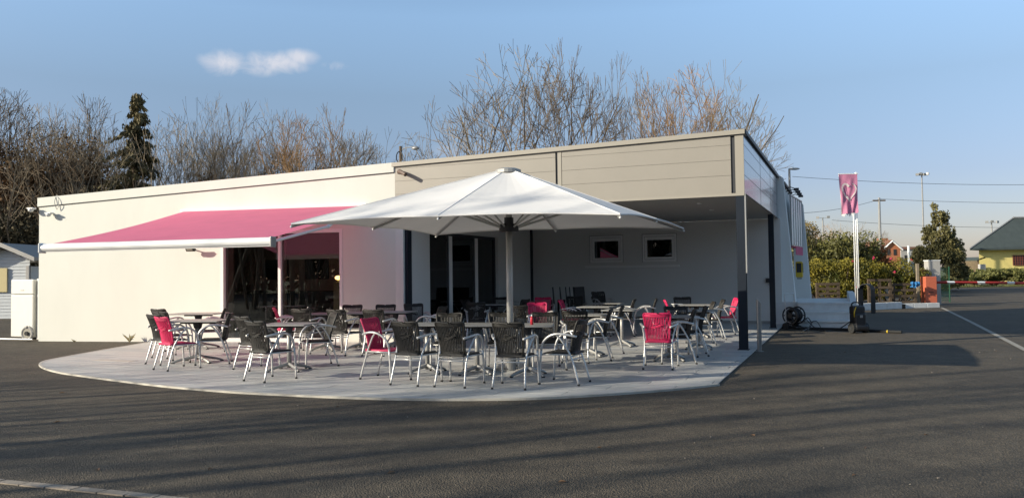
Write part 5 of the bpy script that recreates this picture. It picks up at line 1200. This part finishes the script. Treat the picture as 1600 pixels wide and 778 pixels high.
mast(1444, 273, 120, 4, 'tall floodlight mast above the cypress'); mast(1287, 340, 200, 2, 'distant mast above the ochre trees'); mast(1551, 347, 170, 3, 'distant mast left of the yellow house roof')
t = thing('street_lamp', 'grey street lamp with flat head behind the building flank', 'street lamp', (*AT(1236.5, 400, 44).xy, 0)); H_ = AT(1236.5, 264, 44).z; m = MB(); m.tube([(0, 0, 0), (0, 0, H_)], [.09, .06], 8); m.build('shaft', M_tube, t)
m = MB(); m.ball((.27, 0, H_), .32, .14, .07); m.tube([(0, 0, H_ - .02), (.3, 0, H_)], .04, 6); m.build('lamp_head', M_shed, t, True)
def wire(a, b, sag, label):
    A, B = AT(*a), AT(*b); pts = []
    for k2 in range(25): f = k2 / 24; p = A.lerp(B, f); p.z -= sag * 4 * f * (1 - f); pts.append(p)
    m = MB(); m.tube(pts, .015 * max(1, A.y / 70), 4); tag(m.build('overhead_cable', M_wire), label, 'cable', 'overhead cables')
wire((1238, 276, 60), (1660, 288, 62), .25, 'highest overhead cable running right from the street lamp'); wire((1225, 334, 60), (1376, 311, 70), .3, 'overhead cable rising from behind the flank to the utility pole')
wire((1376, 311, 70), (1660, 317, 72), .12, 'overhead cable running right from the utility pole'); wire((1300, 344, 110), (1660, 355, 112), .4, 'lowest faint overhead cable crossing behind the cypress')

# ------------------------------------------------------------ far left: shed, fridge, wheel
Ys = 32.0; t = thing('garden_shed', 'pale board shed with light grey roof edge left of the white wall', 'shed'); base_z = 0.0
l0, r0 = AT(-45, 440, Ys), AT(56, 440, Ys); ap = AT(10, 384, Ys); er = AT(62, 406, Ys); zE = er.z; xA = ap.x; zA2 = ap.z; slope = (zA2 - zE) / (er.x - xA)
def roofz(x): return zA2 - abs(x - xA) * slope
m = MB(); nb = 20; z = 0
rx = AT(46, 440, Ys).x; lx = xA - (rx - xA)
while z < roofz(xA) - .1:
    z2 = z + .13
    xr = min(rx, xA + max(0, (zA2 - .08 - z2) / slope)); xl = 2 * xA - xr
    if xr - xA > .08: m.prism([(xl, Ys, z + .005), (xr, Ys, z + .005), (xr, Ys + .02, z2), (xl, Ys + .02, z2)], (0, .03, 0))
    z = z2
m.build('board_wall', M_shed, t)
m = MB(); m.box(((lx + rx) / 2, Ys + 2.0, (zE) / 2 - .1), (rx - lx - .06, 3.7, zE - .3)); m.build('inner_wall', M_shed, t)
for s2 in (-1, 1):
    m = MB(); xe = er.x if s2 == 1 else 2 * xA - er.x; m.prism([(xA, Ys - .35, zA2 - .02), (xe, Ys - .35, zE - .02), (xe, Ys - .35, zE + .10), (xA, Ys - .35, zA2 + .10)], (0, 4.6, 0)); m.build('roof', M_soff, t)
    m = MB(); m.prism([(xA, Ys - .38, zA2 - .06), (xe, Ys - .38, zE - .06), (xe, Ys - .38, zE + .11), (xA, Ys - .38, zA2 + .11)], (0, .025, 0)); m.build('bargeboard', M_gcab, t)
y0, y1 = AT(-8, 419, Ys), AT(12, 456, Ys); m = MB(); m.box(((y0.x + y1.x) / 2, Ys - .04, (y0.z + y1.z) / 2), (y1.x - y0.x, .05, y0.z - y1.z)); m.build('shutter', M_board, t)
m = MB(); m.box((rx - .06, Ys - .02, zE / 2 - .1), (.12, .06, zE - .25)); m.build('corner_post', M_gcab, t)
fa, fb = G(16.5, 529.5), G(51, 530.5); FF = Frame(fa, fb - fa); wF = (fb - fa).length
zf = CAMH + ray(16, 437).z * fa.y / ray(16, 437).y; zs_ = CAMH + ray(30, 460).z * fa.y / ray(30, 460).y
t = thing('old_fridge', 'off white two door fridge standing outside left of the white wall', 'fridge'); 
m = MB(); FF.box(m, 0.01, wF - .01, .05, zf - .01, -.60, -.06); bevel(m.build('body', M_fridge, t), .015)
m = MB(); FF.box(m, 0, wF, .06, zs_ - .008, -.055, 0); bevel(m.build('door', M_fridge, t), .02)
m = MB(); FF.box(m, 0, wF, zs_ + .008, zf, -.055, 0); d2 = m.build('door', M_fridge, t); bevel(d2, .02)
m = MB(); FF.box(m, wF * .45, wF * .6, zs_ + .1, zs_ + .12, 0, .008); m.build('badge', M_tube, d2)
t = thing('tall_cupboard', 'pale narrow cupboard squeezed between fridge and white wall', 'cupboard'); m = MB(); FF.box(m, wF + .03, wF + .24, .0, zf + .02, -.5, -.08); bevel(m.build('case', M_fridge, t), .01)
wc = G(47, 532); t = thing('cart_wheel', 'grey wheel lying against the cupboard on a thin steel bar', 'wheel', (wc.x, wc.y - .1, .19), R(-12))
m = MB(); m.tube([(.15 * math.cos(a), 0, .15 * math.sin(a)) for a in np.linspace(0, 2 * math.pi, 20)], .04, 8, False); m.build('tyre', M_soff, t)
m = MB(); m.disc((0, 0, 0), .12, .05, 16, 'y'); m.build('rim', M_beige, t); m = MB(); m.disc((0, -.03, 0), .05, .06, 12, 'y'); m.build('hub', M_rubb, t)
m = MB(); a, b = G(6, 532), G(58, 533); m.tube([(a.x, a.y - .2, .06), (b.x, b.y - .2, .06)], .022, 6); tag(m.build('steel_bar', M_alu), 'thin steel bar lying in front of the fridge', 'bar')
# weeds at the wall foot
for (px, n, s_, lab) in ((205, 22, .24, 'dry yellow green weed growing at the foot of the white wall'), (119, 9, .10, 'tiny weed tuft at the wall foot left of the bigger one')):
    q = G(px, 534.5); t = thing('weed', lab, 'plant', (q.x, q.y - .08, 0)); m = MB(); rd = random.Random(n)
    for k2 in range(n): a = rd.uniform(0, 6.28); l_ = s_ * rd.uniform(.5, 1.1); dx, dy = math.cos(a) * l_ * .8, math.sin(a) * l_ * .4; m.add([(0, 0, 0), (dx * .5 + .015, dy * .5, l_ * .6), (dx, dy, l_ * rd.uniform(.5, 1.1)), (dx * .5 - .015, dy * .5 + .015, l_ * .55)], [(0, 1, 2, 3)])
    m.build('leaves', M_weed, t)
# scattered grit and leaf scraps
m = MB(); rd = random.Random(77)
for k2 in range(150):
    x, y = rd.uniform(-8, 12), rd.uniform(4.5, 15); s_ = rd.uniform(.003, .008); m.box((x, y, s_ * .5), (s_ * 2, s_ * 1.4, s_), rd.uniform(0, 3))
stuff(m.build('grit', M_stone))
m = MB()
for k2 in range(60):
    x, y = rd.uniform(-8, 12), rd.uniform(5, 15); a = rd.uniform(0, 3); s_ = rd.uniform(.02, .04); c, s2 = math.cos(a) * s_, math.sin(a) * s_
    m.add([(x - c, y - s2, .004), (x + s2 * .5, y - c * .5, .014), (x + c, y + s2, .006), (x - s2 * .5, y + c * .5, .016)], [(0, 1, 2, 3)])
stuff(m.build('leaf_litter', mat('dead_leaf', (.22, .12, .06), .9, var=.3)))
